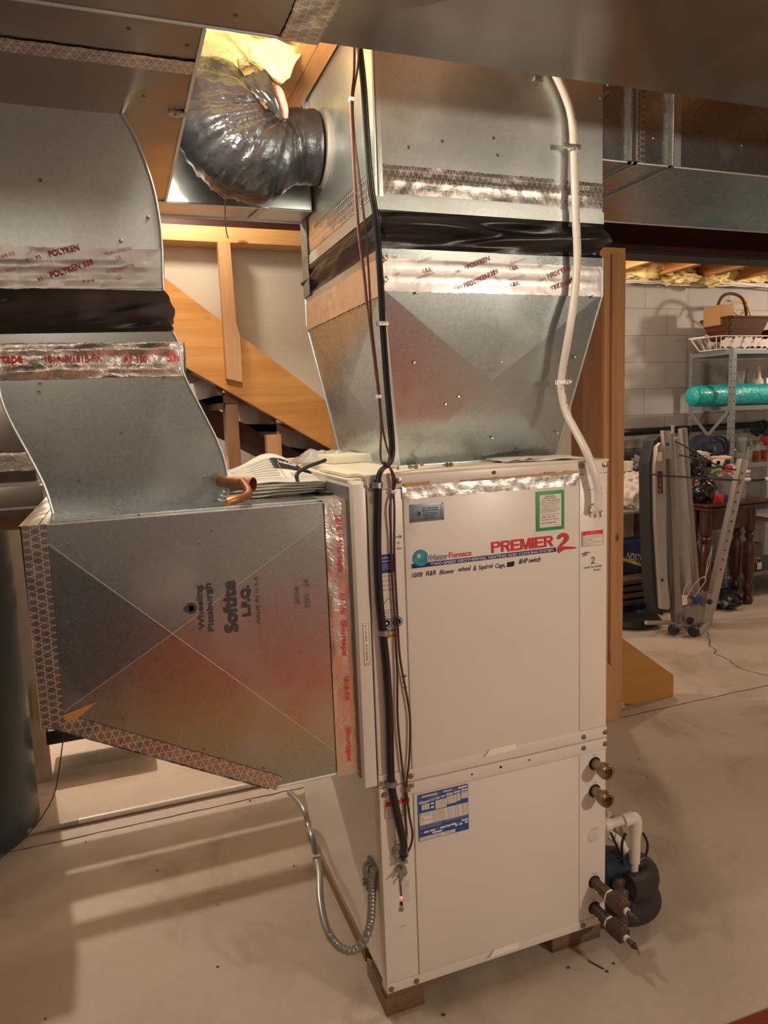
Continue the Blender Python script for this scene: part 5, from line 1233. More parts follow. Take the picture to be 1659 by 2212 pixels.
# ---- flexible metal conduit at the left side of the cabinet
fc = thing('metal_conduit', 'looped grey armoured conduit entering the left side of the heat pump', 'conduit', (-.05, .1, .2))
pts = [(-.010, .073, .350), (-.022, .072, .335)]
cpx = [(812, 1875, .03), (805, 1905, .035), (803, 1945, .03), (800, 1990, .02), (790, 2025, .01), (770, 2050, .01), (745, 2052, .02), (720, 2032, .05), (702, 1995, .10), (692, 1940, .18), (690, 1885, .28), (684, 1855, .36)]
cp = [PY(*q) for q in cpx]
for i in range(len(cp)): cp[i] = Vector((min(cp[i].x, -.012-.004*min(i, 4)), cp[i].y, max(cp[i].z, .03)))
raw = []
for i in range(len(cp)-1):
    p0 = cp[max(i-1, 0)]; p1 = cp[i]; p2 = cp[i+1]; p3 = cp[min(i+2, len(cp)-1)]
    for k in range(12):
        t = k/12; raw.append(0.5*((2*p1)+(p2-p0)*t+(2*p0-5*p1+4*p2-p3)*t*t+(3*p1-p0-3*p2+p3)*t**3))
dense = [raw[0]]
acc = []
L_ = 0
for a, b in zip(raw, raw[1:]):
    n_ = max(1, int((b-a).length/.0016))
    for k in range(n_): acc.append(a.lerp(b, k/n_))
rr = [.0100+.0011*math.sin(i*.0016/.0075*2*math.pi) if i < len(acc)*.45 else .0098 for i in range(len(acc))]
G().tube(acc, rr, 12, smooth=False).out('armoured_tube', mat('conduit_grey', (.30, .30, .29), .38, .6), fc)
g = G().tube([(-.022, .05, .365), (-.020, .06, .385), (-.004, .065, .388)], .012, 14).box(-.028, -.006, .045, .075, .330, .350, .002).box(-.010, .0, .045, .090, .325, .395, .003)
g.cyl((-.034, .055, .345), (-.026, .055, .345), .004, n=8).cyl((-.034, .055, .357), (-.026, .055, .357), .004, n=8); g.out('box_connector', ZINC, fc, 'zinc elbow connector on the cabinet side')
e = acc[-1]
G().lathe(e+Vector((0, 0, -.004)), [(.0125, 0), (.0125, .016), (.0105, .018)], (.05, .1, 1), 14).out('coupling', ZINC, fc)
tail = [e, e+Vector((.004, .07, .04)), PY(668, 1790, .55), PY(657, 1750, .62), PY(640, 1725, .72), PY(625, 1712, .80)]
for q in tail: q.x = min(q.x, -.012)
G().tube(tail, .009, 12).out('lower_tube', MATS['conduit_grey'], fc)

# ---- PVC, pump and insulated pipes on the right
pv = thing('pvc_trap', 'white PVC pipe elbow assembly at the right side of the heat pump', 'pipe', (.75, .35, .35))
g = G()
A = PY(1316, 1780, 0.070); B = PY(1368, 1766, 0.056); Cc = PY(1364, 1832, 0.056); 
g.tube([A-Vector((.05, 0, 0)), A, B-Vector((.035, 0, 0))], .0135, 18, smooth=False)
g.lathe(A-Vector((.02, 0, 0)), [(.018, 0), (.019, .02), (.016, .024)], (1, 0, 0), 20)
g.out('horizontal_pipe', PVC, pv)
G().tube([B-Vector((.036, 0, .001)), B-Vector((.012, 0, 0)), B+Vector((.004, 0, -.004)), B+Vector((.008, 0, -.020)), B+Vector((.008, 0, -.046))], .0185, 20).out('elbow', PVC, pv)
B2 = B+Vector((.007, 0, -.04))
e_ = PY(1356, 1902, 0.056)
G().tube([B2, B2+Vector((-.002, 0, -.1))], .0165, 18, smooth=False).out('coupling_sleeve', PVC, pv)
G().tube([B2+Vector((-.002, 0, -.095)), B2+Vector((-.005, 0, -.185))], .0125, 18, smooth=False).out('drain_pipe', PVC, pv)
G().tube([PY(1312, 1800, 0.091), PY(1332, 1812, 0.084), PY(1352, 1835, 0.070)], .0135, 16, smooth=False).tube([PY(1335, 1816, 0.084), PY(1350, 1835, 0.077)], .0165, 16, smooth=False).out('angled_pipe', PVC, pv)
g = G().tube([PY(1305, 1760, 0.105), PY(1318, 1765, 0.105), PY(1332, 1785, 0.105), PY(1343, 1812, 0.105)], .014, 14); tag(g.out('clear_tube', mat('beige_tube', (.5, .42, .34), .35)), 'dull beige tube curving behind the white PVC elbow', 'tube')
g = G().tube([PY(1378, 1796, 0.056), PY(1390, 1802, 0.052), PY(1399, 1825, 0.049), PY(1394, 1848, 0.049), PY(1380, 1858, 0.049), PY(1372, 1858, 0.056)], .0038, 8).tube([PY(1352, 1800, 0.045), PY(1344, 1820, 0.045), PY(1345, 1860, 0.049), PY(1352, 1905, 0.049)], .0038, 8).tube([PY(1320, 1800, 0.063), PY(1330, 1822, 0.063), PY(1342, 1850, 0.059)], .0036, 8)
tag(g.out('pump_cord', BLACK), 'thin black cord looped behind the white PVC drain pipe', 'cord')
pm = thing('circulation_pump', 'dark blue pump behind the right edge of the heat pump', 'pump', (.80, .42, .1))
PB = mat('pump_blue', (.012, .03, .055), .35, coat=.3)
c = PY(1325, 1872, 0.087); G().lathe(c-Vector((.07, 0, 0)), [(.04, 0), (.055, .01), (.055, .07), (.05, .09), (.045, .10)], (1, .1, 0), 24).out('motor_housing', PB, pm)
G().box(c.x-.05, c.x+.045, c.y-.05, c.y+.05, c.z-.055, c.z-.048, .001).box(c.x+.015, c.x+.05, c.y-.04, c.y-.01, c.z-.06, c.z-.03, .003).out('mount_bracket', SILVERL, pm)
c = PY(1345, 1915, 0.063); G().box(c.x-.05, c.x+.03, c.y-.03, c.y+.05, c.z-.05, c.z+.03, .006).out('valve_block', BRONZE, pm)
RIN = mat('pipe_foam', (.030, .026, .025), .6, bump=.4, bscale=25)
def hosepx(name, label, lst, r):
    tag(G().tube([PY(*q) for q in lst], r, 24).out(name, RIN), label, 'insulated pipe')
hosepx('insulated_pipe', 'upper thick black foam-covered pipe curling round the pump', [(1352, 1920, 0.014), (1372, 1918, 0.021), (1393, 1905, 0.042), (1392, 1880, 0.070), (1372, 1868, 0.091), (1340, 1880, 0.105), (1310, 1900, 0.122)], .038)
hosepx('insulated_pipe', 'lower thick black foam-covered pipe curling round the pump', [(1338, 1962, 0.000), (1362, 1968, 0.014), (1390, 1958, 0.031), (1398, 1938, 0.056), (1380, 1920, 0.084), (1340, 1935, 0.105), (1310, 1950, 0.122)], .040)
g = G().lathe(PY(1342, 1905, 0.007), [(.012, 0), (.014, .01), (.014, .03), (.009, .032), (.009, .045)], (-.8, -.5, .3), 16); tag(g.out('bleed_fitting', BRONZE), 'small bronze bleed fitting above the foam-covered pipes', 'fitting')

# ================================================================ LEFT: TANK, BIN, PVC LINE, WIRE
tk = thing('water_tank', 'large dark blue-grey cylindrical tank at the left edge of the photo', 'tank', (-1.215, 1.40, 0))
G().lathe((-1.215, 1.40, 0), [(.285, .0), (.297, .01), (.297, 1.17), (.290, 1.18)], (0, 0, 1), 64).out('jacket', mat('tank_paint', (.028, .052, .060), .40, .2, var=.15, vscale=4, coat=.2), tk)
G().lathe((-1.215, 1.40, 1.178), [(.300, 0), (.302, .012), (.296, .02), (.15, .035), (0, .036)], (0, 0, 1), 64).out('tank_lid', mat('lid_grey', (.10, .12, .13), .4), tk)
q = PX(0, 1, -2) if False else None
RKM = mat('pale_rack_wood', (.46, .38, .29), .75, var=.1)
rk = thing('storage_rack', 'pale open storage rack with a black bottom, under the stairs beyond the return box', 'rack', (-.4, 1.75, 0))
for x in (-.965, .36): G().box(x, x+(.06 if x < 0 else .03), 1.70, 1.80, 0, 1.20, .002).out('side_panel', RKM, rk)
for z0, z1 in ((.782, .883), (.921, 1.004), (1.084, 1.111)): G().box(-.905, .36, 1.74, 1.76, z0, z1, .001).out('rail', RKM, rk)
G().box(-.91, -.52, 1.72, 2.0, .148, .215, .015).out('black_tray', BLACK, rk, 'black tray with rounded corners hung low on the rack')
p1_ = [PY(a, b, 1.69) for a, b in ((66, 1483), (86, 1495), (100, 1545), (72, 1560))]
G().prism(p1_, (0, .02, 0)).out('cardboard_flap', mat('cardboard', (.42, .30, .18), .8), rk, 'brown cardboard flap')
a = PZ(70, 1796, .012); b = PZ(572, 1688, .012)
tag(G().tube([(a.x-.5, a.y, .0125), (a.x+.16, a.y, .0125)], .011, 12, smooth=False).out('drain_line', mat('dirty_pvc', (.42, .36, .29), .5)), 'dirty grey stretch of thin drain pipe on the floor by the tank', 'pipe')
tag(G().tube([(a.x+.16, a.y, .0125), (b.x+.4, a.y, .0125)], .011, 12, smooth=False).out('drain_line', PVC), 'thin white drain pipe lying on the floor under the return box', 'pipe')
tag(G().tube([PY(140, 1568, .4), PY(136, 1600, .42), PY(128, 1660, .45), PY(118, 1712, .5), PY(95, 1758, .55), PY(60, 1802, .58), PY(25, 1835, .58), PY(-10, 1862, .56)], .0016, 6).out('thin_wire', BLACK), 'thin black wire drooping from the return box past the tank', 'wire')
tag(G().box(.0, .30, 1.32, 1.40, .0, .09, .004).out('wood_offcut', WOODBL), 'dark wooden offcut on the floor behind the heat pump', 'wood')
rc = thing('red_carpet', 'dark red rug corner at the bottom right edge of the floor', 'rug', (1.05, -.5, 0))
c1 = PZ(1585, 2212, .004); c2 = PZ(1659, 2183, .004); dd = (c2-c1); n_ = Vector((dd.y, -dd.x, 0)).normalized()
G().prism([c1-dd*1.5, c1+dd*6, c1+dd*6+n_*.6, c1-dd*1.5+n_*.6], (0, 0, .006)).out('rug_pile', mat('red_rug', (.20, .035, .015), .9, bump=.5, bscale=120), rc, smooth=0)
G().prism([(-.75, -1.76, .0), (1.3, -1.76, .0), (1.3, -3.4, .0), (-.75, -3.4, .0)], (0, 0, .007)).out('red_field', mat('red_rug_bright', (.60, .035, .02), .9), rc, smooth=0)
G().prism([(-.75, -1.34, .0), (.75, -1.34, .0), (.75, -1.755, .0), (-.75, -1.755, .0)], (0, 0, .007)).out('yellow_border', mat('rug_yellow', (.80, .45, .02), .9), rc, smooth=0)
for i, (z0, z1) in enumerate(((0, .38), (.381, .76), (.761, 1.12))):  # unseen boxes, added as a dark patch for the return box to reflect
    st = thing('reflection_box', ('added unseen dark blue box at the bottom of the stack, for the return box to reflect', 'added unseen dark blue box in the middle of the stack, for the return box to reflect', 'added unseen dark blue box on top of the stack, for the return box to reflect')[i], 'reflection box', (-1.0, -2.2, z0))
    G().box(-1.45, -.62, -2.5, -2.0, z0, z1-.05, .02).out('reflection_box_body', mat('reflection_navy', (.015, .035, .06), .4), st); G().box(-1.47, -.60, -2.52, -1.98, z1-.05, z1, .01).out('reflection_box_lid', MATS['reflection_navy'], st)
# floor debris
for (a, b, s_) in ((1228, 2090, .004), (1311, 2098, .004), (958, 2192, .004), (1240, 1600, .003), (1398, 1680, .003), (635, 1870, .003), (340, 1880, .003), (185, 1817, .003), (540, 1730, .004), (98, 2200, .003), (470, 1953, .002), (470, 2088, .003), (1363, 1602, .0025), (1380, 1640, .0025), (1325, 2081, .004)):
    p = PZ(a, b, .002); tag(G().ball(p, s_, (1.3, 1, .5), 1, .4, 2, a).out('floor_crumb', mat('crumb', (.06, .045, .035), .9)), 'small dark crumb of debris on the concrete floor', 'debris', 'crumbs on the floor')
p = PZ(1272, 2076, .002); q = PZ(1304, 2093, .002); tag(G().tube([p, q], .0025, 8, smooth=False).out('nail', BRONZE), 'dark nail lying on the floor in front of the right support block', 'nail')

# ================================================================ RIGHT ROOM
# wall pipes and outlet
a = PY(1335, 940, 3.02); tag(G().tube([(a.x-.6, 3.02, 1.29), (a.x+2.0, 3.02, 1.30)], .028, 18, smooth=False).out('wall_pipe', BLACK), 'thick black insulated pipe running along the block wall', 'pipe')
tag(G().box(2.6, 4.6, 3.06, 3.10, 1.165, 1.235, .004).out('wall_ledge', mat('pale_board', (.5, .47, .43), .7)), 'pale horizontal board on the block wall under the black pipe', 'board')
ob = thing('wall_outlet', 'grey outlet box and conduit on the block wall above the exercise machine', 'outlet', (3.62, 3.06, 1.2))
p = PY(1466, 935, 3.04); G().box(p.x-.035, p.x+.035, 3.05, 3.10, p.z-.055, p.z+.06, .004).out('outlet_box', mat('outlet_grey', (.42, .40, .38), .5), ob)
G().box(p.x-.022, p.x+.010, 3.044, 3.05, p.z-.03, p.z+.03, .003).out('outlet_face', PVC, ob)
G().box(p.x-.016, p.x+.004, 3.042, 3.045, p.z-.018, p.z-.008).box(p.x-.016, p.x+.004, 3.042, 3.045, p.z+.008, p.z+.018).out('outlet_slots', BLACK, ob)
G().box(p.x-.035, p.x+.04, 3.06, 3.10, p.z-.25, p.z-.075, .004).out('lower_box', MATS['outlet_grey'], ob)

# shelving unit
SX0, SY0, SY1 = 3.757, 2.60, 3.03; SX1 = 4.70
su = thing('shelving_unit', 'grey slotted steel shelving unit against the block wall', 'shelving', ((SX0+SX1)/2, 2.8, 0))
def angle_post(x, y, sx, sy, lean=0):
    g = G(); w_ = .036
    g.box(min(x, x+sx*w_), max(x, x+sx*w_), y-.001, y+.001, 0, 1.885).box(x-.001, x+.001, min(y, y+sy*w_), max(y, y+sy*w_), 0, 1.885)
    g.out('corner_post', SHELFG, su)
    g = G()
    for k in range(36):
        z = .05+k*.05; g.cyl((x+sx*.018, y-.0022, z), (x+sx*.018, y-.001, z), .0045, n=8)
        if sx > 0: g.cyl((x-.0022, y+sy*.018, z), (x-.001, y+sy*.018, z), .0045, n=8)
    g.out('post_slots', BLACK, su)
for x, sx in ((SX0, 1), (SX1, -1)):
    for y, sy in ((SY0, 1), (SY1, -1)): angle_post(x, y, sx, sy)
SZ = (.18, .62, 1.03, 1.463, 1.875)
for z in SZ:
    g = G().box(SX0+.002, SX1-.002, SY0+.002, SY1-.002, z-.002, z).box(SX0+.002, SX1-.002, SY0+.001, SY0+.003, z-.032, z).box(SX0+.001, SX0+.003, SY0+.002, SY1-.002, z-.032, z).box(SX0+.002, SX1-.002, SY1-.003, SY1-.001, z-.032, z)
    g.out('shelf_board', SHELFG, su)
g = G()
for z in SZ:
    for y in (SY0+.018, SY1-.018): g.lathe((SX0-.001, y, z-.016), [(.006, 0), (.005, .003), (0, .003)], (-1, 0, 0), 8)
    g.lathe((SX0+.018, SY0-.001, z-.016), [(.006, 0), (.005, .003), (0, .003)], (0, -1, 0), 8)
g.out('bolt_heads', mat('bright_bolt', (.8, .8, .78), .25, 1), su)
g = G().bar((SX0-.004, SY1-.02, 1.43), (SX0-.004, SY0+.02, 1.06), .028, .003, (1, 0, 0)).bar((SX0-.008, SY0+.02, 1.43), (SX0-.008, SY1-.02, 1.06), .028, .003, (1, 0, 0)); g.out('side_brace', SHELFG, su)

# basket, light basket, wire tray, red box on top
BY = 2.78
bsk = thing('wicker_basket', 'brown wicker basket with tall arched handle on top of the shelving', 'basket', PY(1583, 735, BY))
def weave(name, c1, c2, sc=1):
    m, nt, b = newmat(name); L = nt.links.new
    tc = nt.nodes.new('ShaderNodeTexCoord'); wv = nt.nodes.new('ShaderNodeTexWave'); wv.inputs['Scale'].default_value = 38*sc; wv.bands_direction = 'Z'; L(tc.outputs['Object'], wv.inputs['Vector'])
    w2_ = nt.nodes.new('ShaderNodeTexWave'); w2_.inputs['Scale'].default_value = 20*sc; w2_.bands_direction = 'X'; L(tc.outputs['Object'], w2_.inputs['Vector'])
    mm = nt.nodes.new('ShaderNodeMath'); mm.operation = 'MULTIPLY'; L(wv.outputs['Fac'], mm.inputs[0]); L(w2_.outputs['Fac'], mm.inputs[1])
    mx = nt.nodes.new('ShaderNodeMix'); mx.data_type = 'RGBA'; L(mm.outputs[0], mx.inputs['Factor']); mx.inputs['A'].default_value = (*c1, 1); mx.inputs['B'].default_value = (*c2, 1)
    L(mx.outputs['Result'], b.inputs['Base Color']); bp = nt.nodes.new('ShaderNodeBump'); bp.inputs['Strength'].default_value = .8; bp.inputs['Distance'].default_value = .006
    L(mm.outputs[0], bp.inputs['Height']); L(bp.outputs[0], b.inputs['Normal']); b.inputs['Roughness'].default_value = .55; return m
WKB = weave('brown_wicker', (.05, .016, .006), (.24, .085, .025)); WKL = weave('light_wicker', (.45, .24, .08), (.80, .52, .24), 1.2)
tl = PY(1524, 697, BY); tr = PY(1640, 684, BY); bl = PY(1536, 738, BY); brr = PY(1632, 730, BY)
zt_ = (tl.z+tr.z)/2; zb_ = 1.955
def boxy(x0, x1, y0, y1, z, r=.03, n=6):
    out = []
    for cx, cy, a0 in ((x1-r, y1-r, 0), (x0+r, y1-r, 90), (x0+r, y0+r, 180), (x1-r, y0+r, 270)):
        for k in range(n+1):
            a = math.radians(a0+90*k/n); out.append((cx+r*math.cos(a), cy+r*math.sin(a), z))
    return out
bx0, bx1 = tl.x+.08, tr.x-.04
rg = [boxy(bx0+.05, bx1-.04, BY-.09, BY+.09, zb_), boxy(bx0+.045, bx1-.035, BY-.10, BY+.10, zb_+.02), boxy(bx0+.012, bx1-.01, BY-.135, BY+.135, zt_-.04), boxy(bx0, bx1, BY-.15, BY+.15, zt_)]
g = G().loft(rg+[boxy(bx0+.012, bx1-.012, BY-.138, BY+.138, zt_), boxy(bx0+.05, bx1-.04, BY-.10, BY+.10, zt_-.10)]); g.out('basket_body', WKB, bsk)
g = G(); r_ = boxy(bx0, bx1, BY-.15, BY+.15, zt_); g.tube(r_+[r_[0]], .009, 8, smooth=False); g.out('braided_rim', WKB, bsk)
cxm = PY(1575, 633, BY); hx0 = PY(1545, 690, BY).x; hx1 = PY(1612, 690, BY).x
g = G().tube([(hx0, BY, zt_-.02), (hx0+.01, BY, zt_+.07), (hx0+.06, BY, cxm.z-.03), ((hx0+hx1)/2, BY, cxm.z-.004), (hx1-.05, BY, cxm.z-.035), (hx1-.005, BY, zt_+.07), (hx1, BY, zt_-.02)], .011, 10); g.out('arched_handle', WKB, bsk)
lb = thing('wicker_basket', 'light tan wicker basket with twig frame inside and behind the brown basket', 'basket', (bx0+.1, BY, zt_))
a0 = PY(1524, 694, BY-.02); a1 = PY(1570, 663, BY-.02)
G().box(a0.x+.09, a1.x+.02, BY-.07, BY+.10, zt_-.05, a1.z+.01, .01).out('tan_body', WKL, lb)
g = G()
for l in (((1568, 650), (1617, 650)), ((1567, 650), (1558, 668)), ((1617, 650), (1606, 678)), ((1612, 650), (1622, 684)), ((1572, 665), (1598, 684)), ((1598, 684), (1612, 660)), ((1572, 668), (1580, 656), ), ((1580, 656), (1600, 653)), ((1600, 653), (1612, 660))):
    g.tube([PY(*l[0], BY+.08), PY(*l[1], BY+.08)], .006, 8, smooth=False)
g.out('twig_frame', mat('twig', (.62, .38, .16), .6), lb)
wt = thing('wire_tray', 'white wire tray with lace-like flowers and scrolled handles on top of the shelving', 'tray', PY(1580, 748, BY))
g = G(); TRZ0, TRZ1 = 1.880, 1.975
X0, X1 = PY(1520, 733, BY).x, PY(1646, 722, BY).x
def R_(x0, x1, y0, y1, z): r = boxy(x0, x1, y0, y1, z, .03, 4); return r+[r[0]]
g.tube(R_(X0, X1, BY-.15, BY+.15, TRZ1), .004, 6, smooth=False).tube(R_(X0+.045, X1-.05, BY-.10, BY+.10, TRZ0+.004), .004, 6, smooth=False)
for k in range(9):
    t = k/8
    for s_ in (-1, 1): g.tube([(X0+.02+(X1-X0-.04)*t, BY+s_*.15, TRZ1), (X0+.06+(X1-X0-.12)*t, BY+s_*.10, TRZ0+.004)], .003, 6, smooth=False)
for k in range(4):
    y = BY-.12+.08*k
    g.tube([(X0, y, TRZ1), (X0+.045, y*.7+BY*.3, TRZ0+.004)], .003, 6, smooth=False).tube([(X1, y, TRZ1), (X1-.05, y*.7+BY*.3, TRZ0+.004)], .003, 6, smooth=False)
for xx, sg in ((X0, -1), (X1, 1)):
    for y in (BY-.06, BY+.06): g.tube([(xx, y, TRZ1), (xx+sg*.03, y, TRZ1+.01), (xx+sg*.07, y, TRZ1-.002+(.03 if sg > 0 else 0))], .004, 8)
    g.tube([(xx+sg*.07, BY-.07, TRZ1+(.028 if sg > 0 else -.002)), (xx+sg*.07, BY+.07, TRZ1+(.028 if sg > 0 else -.002))], .007, 8, smooth=False)
g.out('wire_frame', PVC, wt)
def flower(g, x, z, r, tilt):
    nP = 10; pts_ = []
    for k in range(nP*4):
        a = k/(nP*4)*2*math.pi; rr_ = r*(.90+.12*math.sin(a*nP*.7)); h = rr_*math.sin(a)
        pts_.append((x+rr_*1.5*math.cos(a), BY-.125-h*.45-.004, z+h*.9))
    g.prism(pts_, (0, .003, 0))
g = G()
for fx_, r in ((.07, .042), (.14, .048), (.21, .046), (.28, .040)): flower(g, X0+fx_*(X1-X0)/.42, 1.93, r, 0)
flower(g, X1-.07, 1.93, .040, 0); flower(g, X1-.12, 1.925, .036, 0)
g.out('lace_flower', mat('white_lace', (.85, .80, .76), .7), wt)
tag(G().box(X1-.03, X1+.35, BY-.12, BY+.15, 1.878, 2.03, .003).out('dark_box', mat('maroon_box', (.10, .02, .015), .5)), 'dark maroon box on top of the shelving at the right', 'box')
# teal roll
r0 = PY(1480, 858, 2.76); 
g = G(); rings = []
x0_, x1_ = r0.x+.06, 4.62; zc_ = 1.465+.082
for i in range(91):
    t = i/90; x = x0_+(x1_-x0_)*t; ring = []
    ed = min(1, t*22, (1-t)*22); ed = math.sqrt(max(ed, .0))
    for k in range(40):
        a = 2*math.pi*k/40; rr_ = .080*(.82+.18*ed)*(1+.05*noise.noise(Vector((x*5, math.cos(a)*2, math.sin(a)*2))))+.003*noise.noise(Vector((x*50, math.cos(a)*8, math.sin(a)*8)))
        ring.append((x, 2.76+rr_*math.cos(a), zc_+rr_*math.sin(a)))
    rings.append(ring)
g.loft(rings); o = g.out('wrapped_roll', TEAL, smooth=80); tag(o, 'long teal roll in shiny plastic film on the upper shelf', 'roll')

# bottles and glasses
def bottle(x, y, z, h, r, kind, m, label, group=None):
    pr = {'bottle': [(r*.9, 0), (r, .01), (r, h*.55), (r*.9, h*.62), (r*.35, h*.74), (r*.32, h*.95), (r*.38, h*.95), (r*.38, h)],
          'vase': [(r*.7, 0), (r*.8, .01), (r*.75, h*.6), (r*1.1, h), (r*1.02, h), (r*.65, h*.6), (r*.68, .02), (0, .02)],
          'glass': [(r*.8, 0), (r*.85, .006), (r, h), (r*.94, h), (r*.78, .02), (0, .02)],
          'stem': [(r*.8, 0), (r*.7, .006), (r*.12, .012), (r*.12, h*.45), (r*.7, h*.55), (r, h*.8), (r*.85, h), (r*.8, h), (r*.9, h*.8), (r*.6, h*.56), (0, h*.52)]}[kind]
    o = G().lathe((x, y, z), pr, (0, 0, 1), 20).out({'stem': 'stemmed_glass'}.get(kind, kind), m); tag(o, label, 'bottle' if kind == 'bottle' else ('vase' if kind == 'vase' else 'glass'), group); return o
def onshelf(px, py, y, z, h, r, kind, m, label, group=None):
    p = PY(px, py, y); return bottle(p.x, y, z, h, r, kind, m, label, group)
S3, S4 = SZ[2]+.0005, SZ[3]+.0005
DKG = mat('dark_green_leaf', (.01, .03, .015), .6)
onshelf(1603, 980, 2.72, S3, .19, .030, 'vase', GLASS, 'tall clear glass vase on the middle shelf')
onshelf(1583, 980, 2.70, S3, .16, .032, 'bottle', GREENG, 'greenish bottle beside the shelving post on the middle shelf')
onshelf(1622, 978, 2.78, S3, .17, .030, 'bottle', GLASS, 'clear bottle behind the mug on the middle shelf')
onshelf(1643, 980, 2.82, S3, .20, .034, 'bottle', GLASS, 'clear bottle at the right on the middle shelf')
onshelf(1590, 992, 2.64, S3, .085, .030, 'stem', GLASS, 'small stemmed glass at the front of the middle shelf, beside the post')
onshelf(1605, 995, 2.64, S3, .075, .032, 'glass', GLASS, 'low clear glass bowl at the front of the middle shelf')
onshelf(1618, 993, 2.68, S3, .08, .026, 'glass', GLASS, 'clear tumbler next to the amber glasses')
onshelf(1633, 995, 2.66, S3, .085, .028, 'glass', AMBER, 'left amber glass tumbler on the middle shelf')
onshelf(1650, 997, 2.66, S3, .085, .028, 'glass', AMBER, 'right amber glass tumbler on the middle shelf')
mg = thing('mug', 'white mug with handle on the middle shelf', 'mug', (0, 0, 0)); p = PY(1630, 980, 2.72)
G().lathe((p.x, 2.72, S3), [(.03, 0), (.034, .005), (.034, .08), (.031, .08), (.030, .01), (0, .01)], (0, 0, 1), 20).out('cup', PVC, mg)
G().tube([(p.x+.032, 2.72, S3+.065), (p.x+.055, 2.71, S3+.06), (p.x+.055, 2.71, S3+.03), (p.x+.032, 2.72, S3+.02)], .004, 8).out('handle', PVC, mg)
onshelf(1657, 940, 2.80, S3+.11, .07, .045, 'glass', mat('red_pot', (.45, .03, .03), .5), 'red flower pot at the right edge of the middle shelf')
p = PY(1655, 915, 2.85); tag(G().ball((p.x, 2.9, S3+.24), .07, (1, 1, .9), 3, .6, 4, 9).out('foliage', DKG), 'dark green artificial foliage on the middle shelf', 'foliage')
onshelf(1640, 810, 2.84, S4, .30, .035, 'bottle', mat('paper_label', (.60, .48, .36), .7), 'pale labelled bottle standing behind the teal roll')
onshelf(1600, 810, 2.88, S4, .27, .033, 'vase', GLASS, 'tall clear glass behind the teal roll beside the post')
onshelf(1622, 810, 2.92, S4, .25, .030, 'vase', GLASS, 'clear glass behind the middle of the teal roll')
p = PY(1640, 826, 2.80); tag(G().ball((p.x, 2.88, S4+.145), .06, (1.3, .7, .5), 3, .6, 5, 2).out('cellophane', CLEARP), 'crumpled clear cellophane on the teal roll', 'cellophane')
tag(G().box(4.38, 4.60, 2.86, 2.98, S4, S4+.21, .003).out('white_carton', PAPER), 'white carton behind the right end of the teal roll', 'carton')
# duffel bag
df = thing('duffel_bag', 'navy blue duffel bag on the middle shelf behind the exercise machine', 'bag', (3.90, 2.9, S3))
a = PY(1490, 985, 2.72); b = PY(1562, 985, 2.72)
g = G().ball(((a.x+b.x)/2+.0, 2.74, S3+.105), 1, (abs(b.x-a.x)/2*1.08, .13, .115), 4, .16, 2.5, 3); NAVY = mat('navy_cloth', (.012, .018, .045), .8, bump=.4, bscale=30); g.out('bag_body', NAVY, df)
g = G().tube([(a.x+.05, 2.62, S3+.12), (a.x+.10, 2.61, S3+.21), (b.x-.10, 2.61, S3+.20), (b.x-.05, 2.62, S3+.10)], .010, 8); g.out('carry_strap', NAVY, df)
p = PY(1545, 968, 2.60); tag(G().box(p.x-.004, p.x+.004, 2.600, 2.606, p.z-.02, p.z+.015, .002).out('zip_pull', ZINC), 'bright zip pull on the navy duffel bag', 'zip pull')

# dark wooden table with turned legs
TBY = 2.42; th = .79
tb = thing('wooden_table', 'dark mahogany table with turned legs in front of the shelving', 'table', (3.45, 2.6, 0))
TX0, TX1 = 3.30, 3.92
g = G().box(TX0, TX1, TBY-.08, 2.595, th-.022, th, .008).box(TX0+.01, TX1-.01, TBY-.07, 2.59, th-.050, th-.028, .008); g.out('tabletop', MAHOG, tb)
g = G().box(TX0+.05, TX1-.10, TBY, TBY+.025, th-.20, th-.05, .003).box(TX1-.125, TX1-.10, TBY, 2.58, th-.20, th-.05, .003); g.out('apron', MAHOG, tb)
lp = [(.030, 0), (.038, .03), (.030, .06), (.022, .075), (.036, .095), (.040, .12), (.032, .15), (.024, .165), (.030, .18), (.040, .26), (.043, .36), (.040, .44), (.030, .47), (.022, .49), (.034, .505), (.036, .53), (.024, .545), (.038, .56), (.038, th-.05)]
for x, y in ((TX1-.125, TBY+.015), (TX0+.08, TBY+.015), (TX1-.125, 2.55), (TX0+.08, 2.55)):
    G().lathe((x, y, 0), lp, (0, 0, 1), 22).out('turned_leg', MAHOG, tb)
# clutter on the table
tz = th+.001
GB = mat('black_bin_film', (.012, .012, .014), .18, bump=.8, bscale=20, coat=.5)
def blob(name, px, py, y, z, sc, m, label, cat, amp=.25, seed=1, group=None):
    p = PY(px, py, y); o = G().ball((p.x, y, z+sc[2]*.93), 1, sc, 4, amp, 3.2, seed).out(name, m, smooth=80); tag(o, label, cat, group); return o
blob('garbage_bag', 1512, 1080, 2.48, tz, (.10, .10, .11), GB, 'knotted black garbage bag on the table', 'bag', .35, 2)
blob('garbage_bag', 1494, 1000, 2.56, tz+.17, (.09, .08, .10), GB, 'upper black garbage bag bulge behind the machine rails', 'bag', .35, 7)
PINK = mat('pink_cloth', (.72, .48, .42), .85, bump=.3, bscale=25)
blob('folded_cloth', 1505, 985, 2.62, tz+.30, (.10, .07, .030), mat('grey_pink_cloth', (.62, .52, .47), .85, bump=.3), 'greyish pink cloth heaped on top of the clutter', 'cloth', .3, 11)
blob('folded_cloth', 1545, 990, 2.62, tz+.275, (.13, .07, .020), PINK, 'pink cloth strip below the grey one', 'cloth', .3, 13)
p = PY(1583, 1032, 2.52); tag(G().box(p.x-.14, p.x+.07, 2.46, 2.66, tz, tz+.13, .008).out('clear_box', CLEARP), 'translucent plastic tub on the table', 'tub')
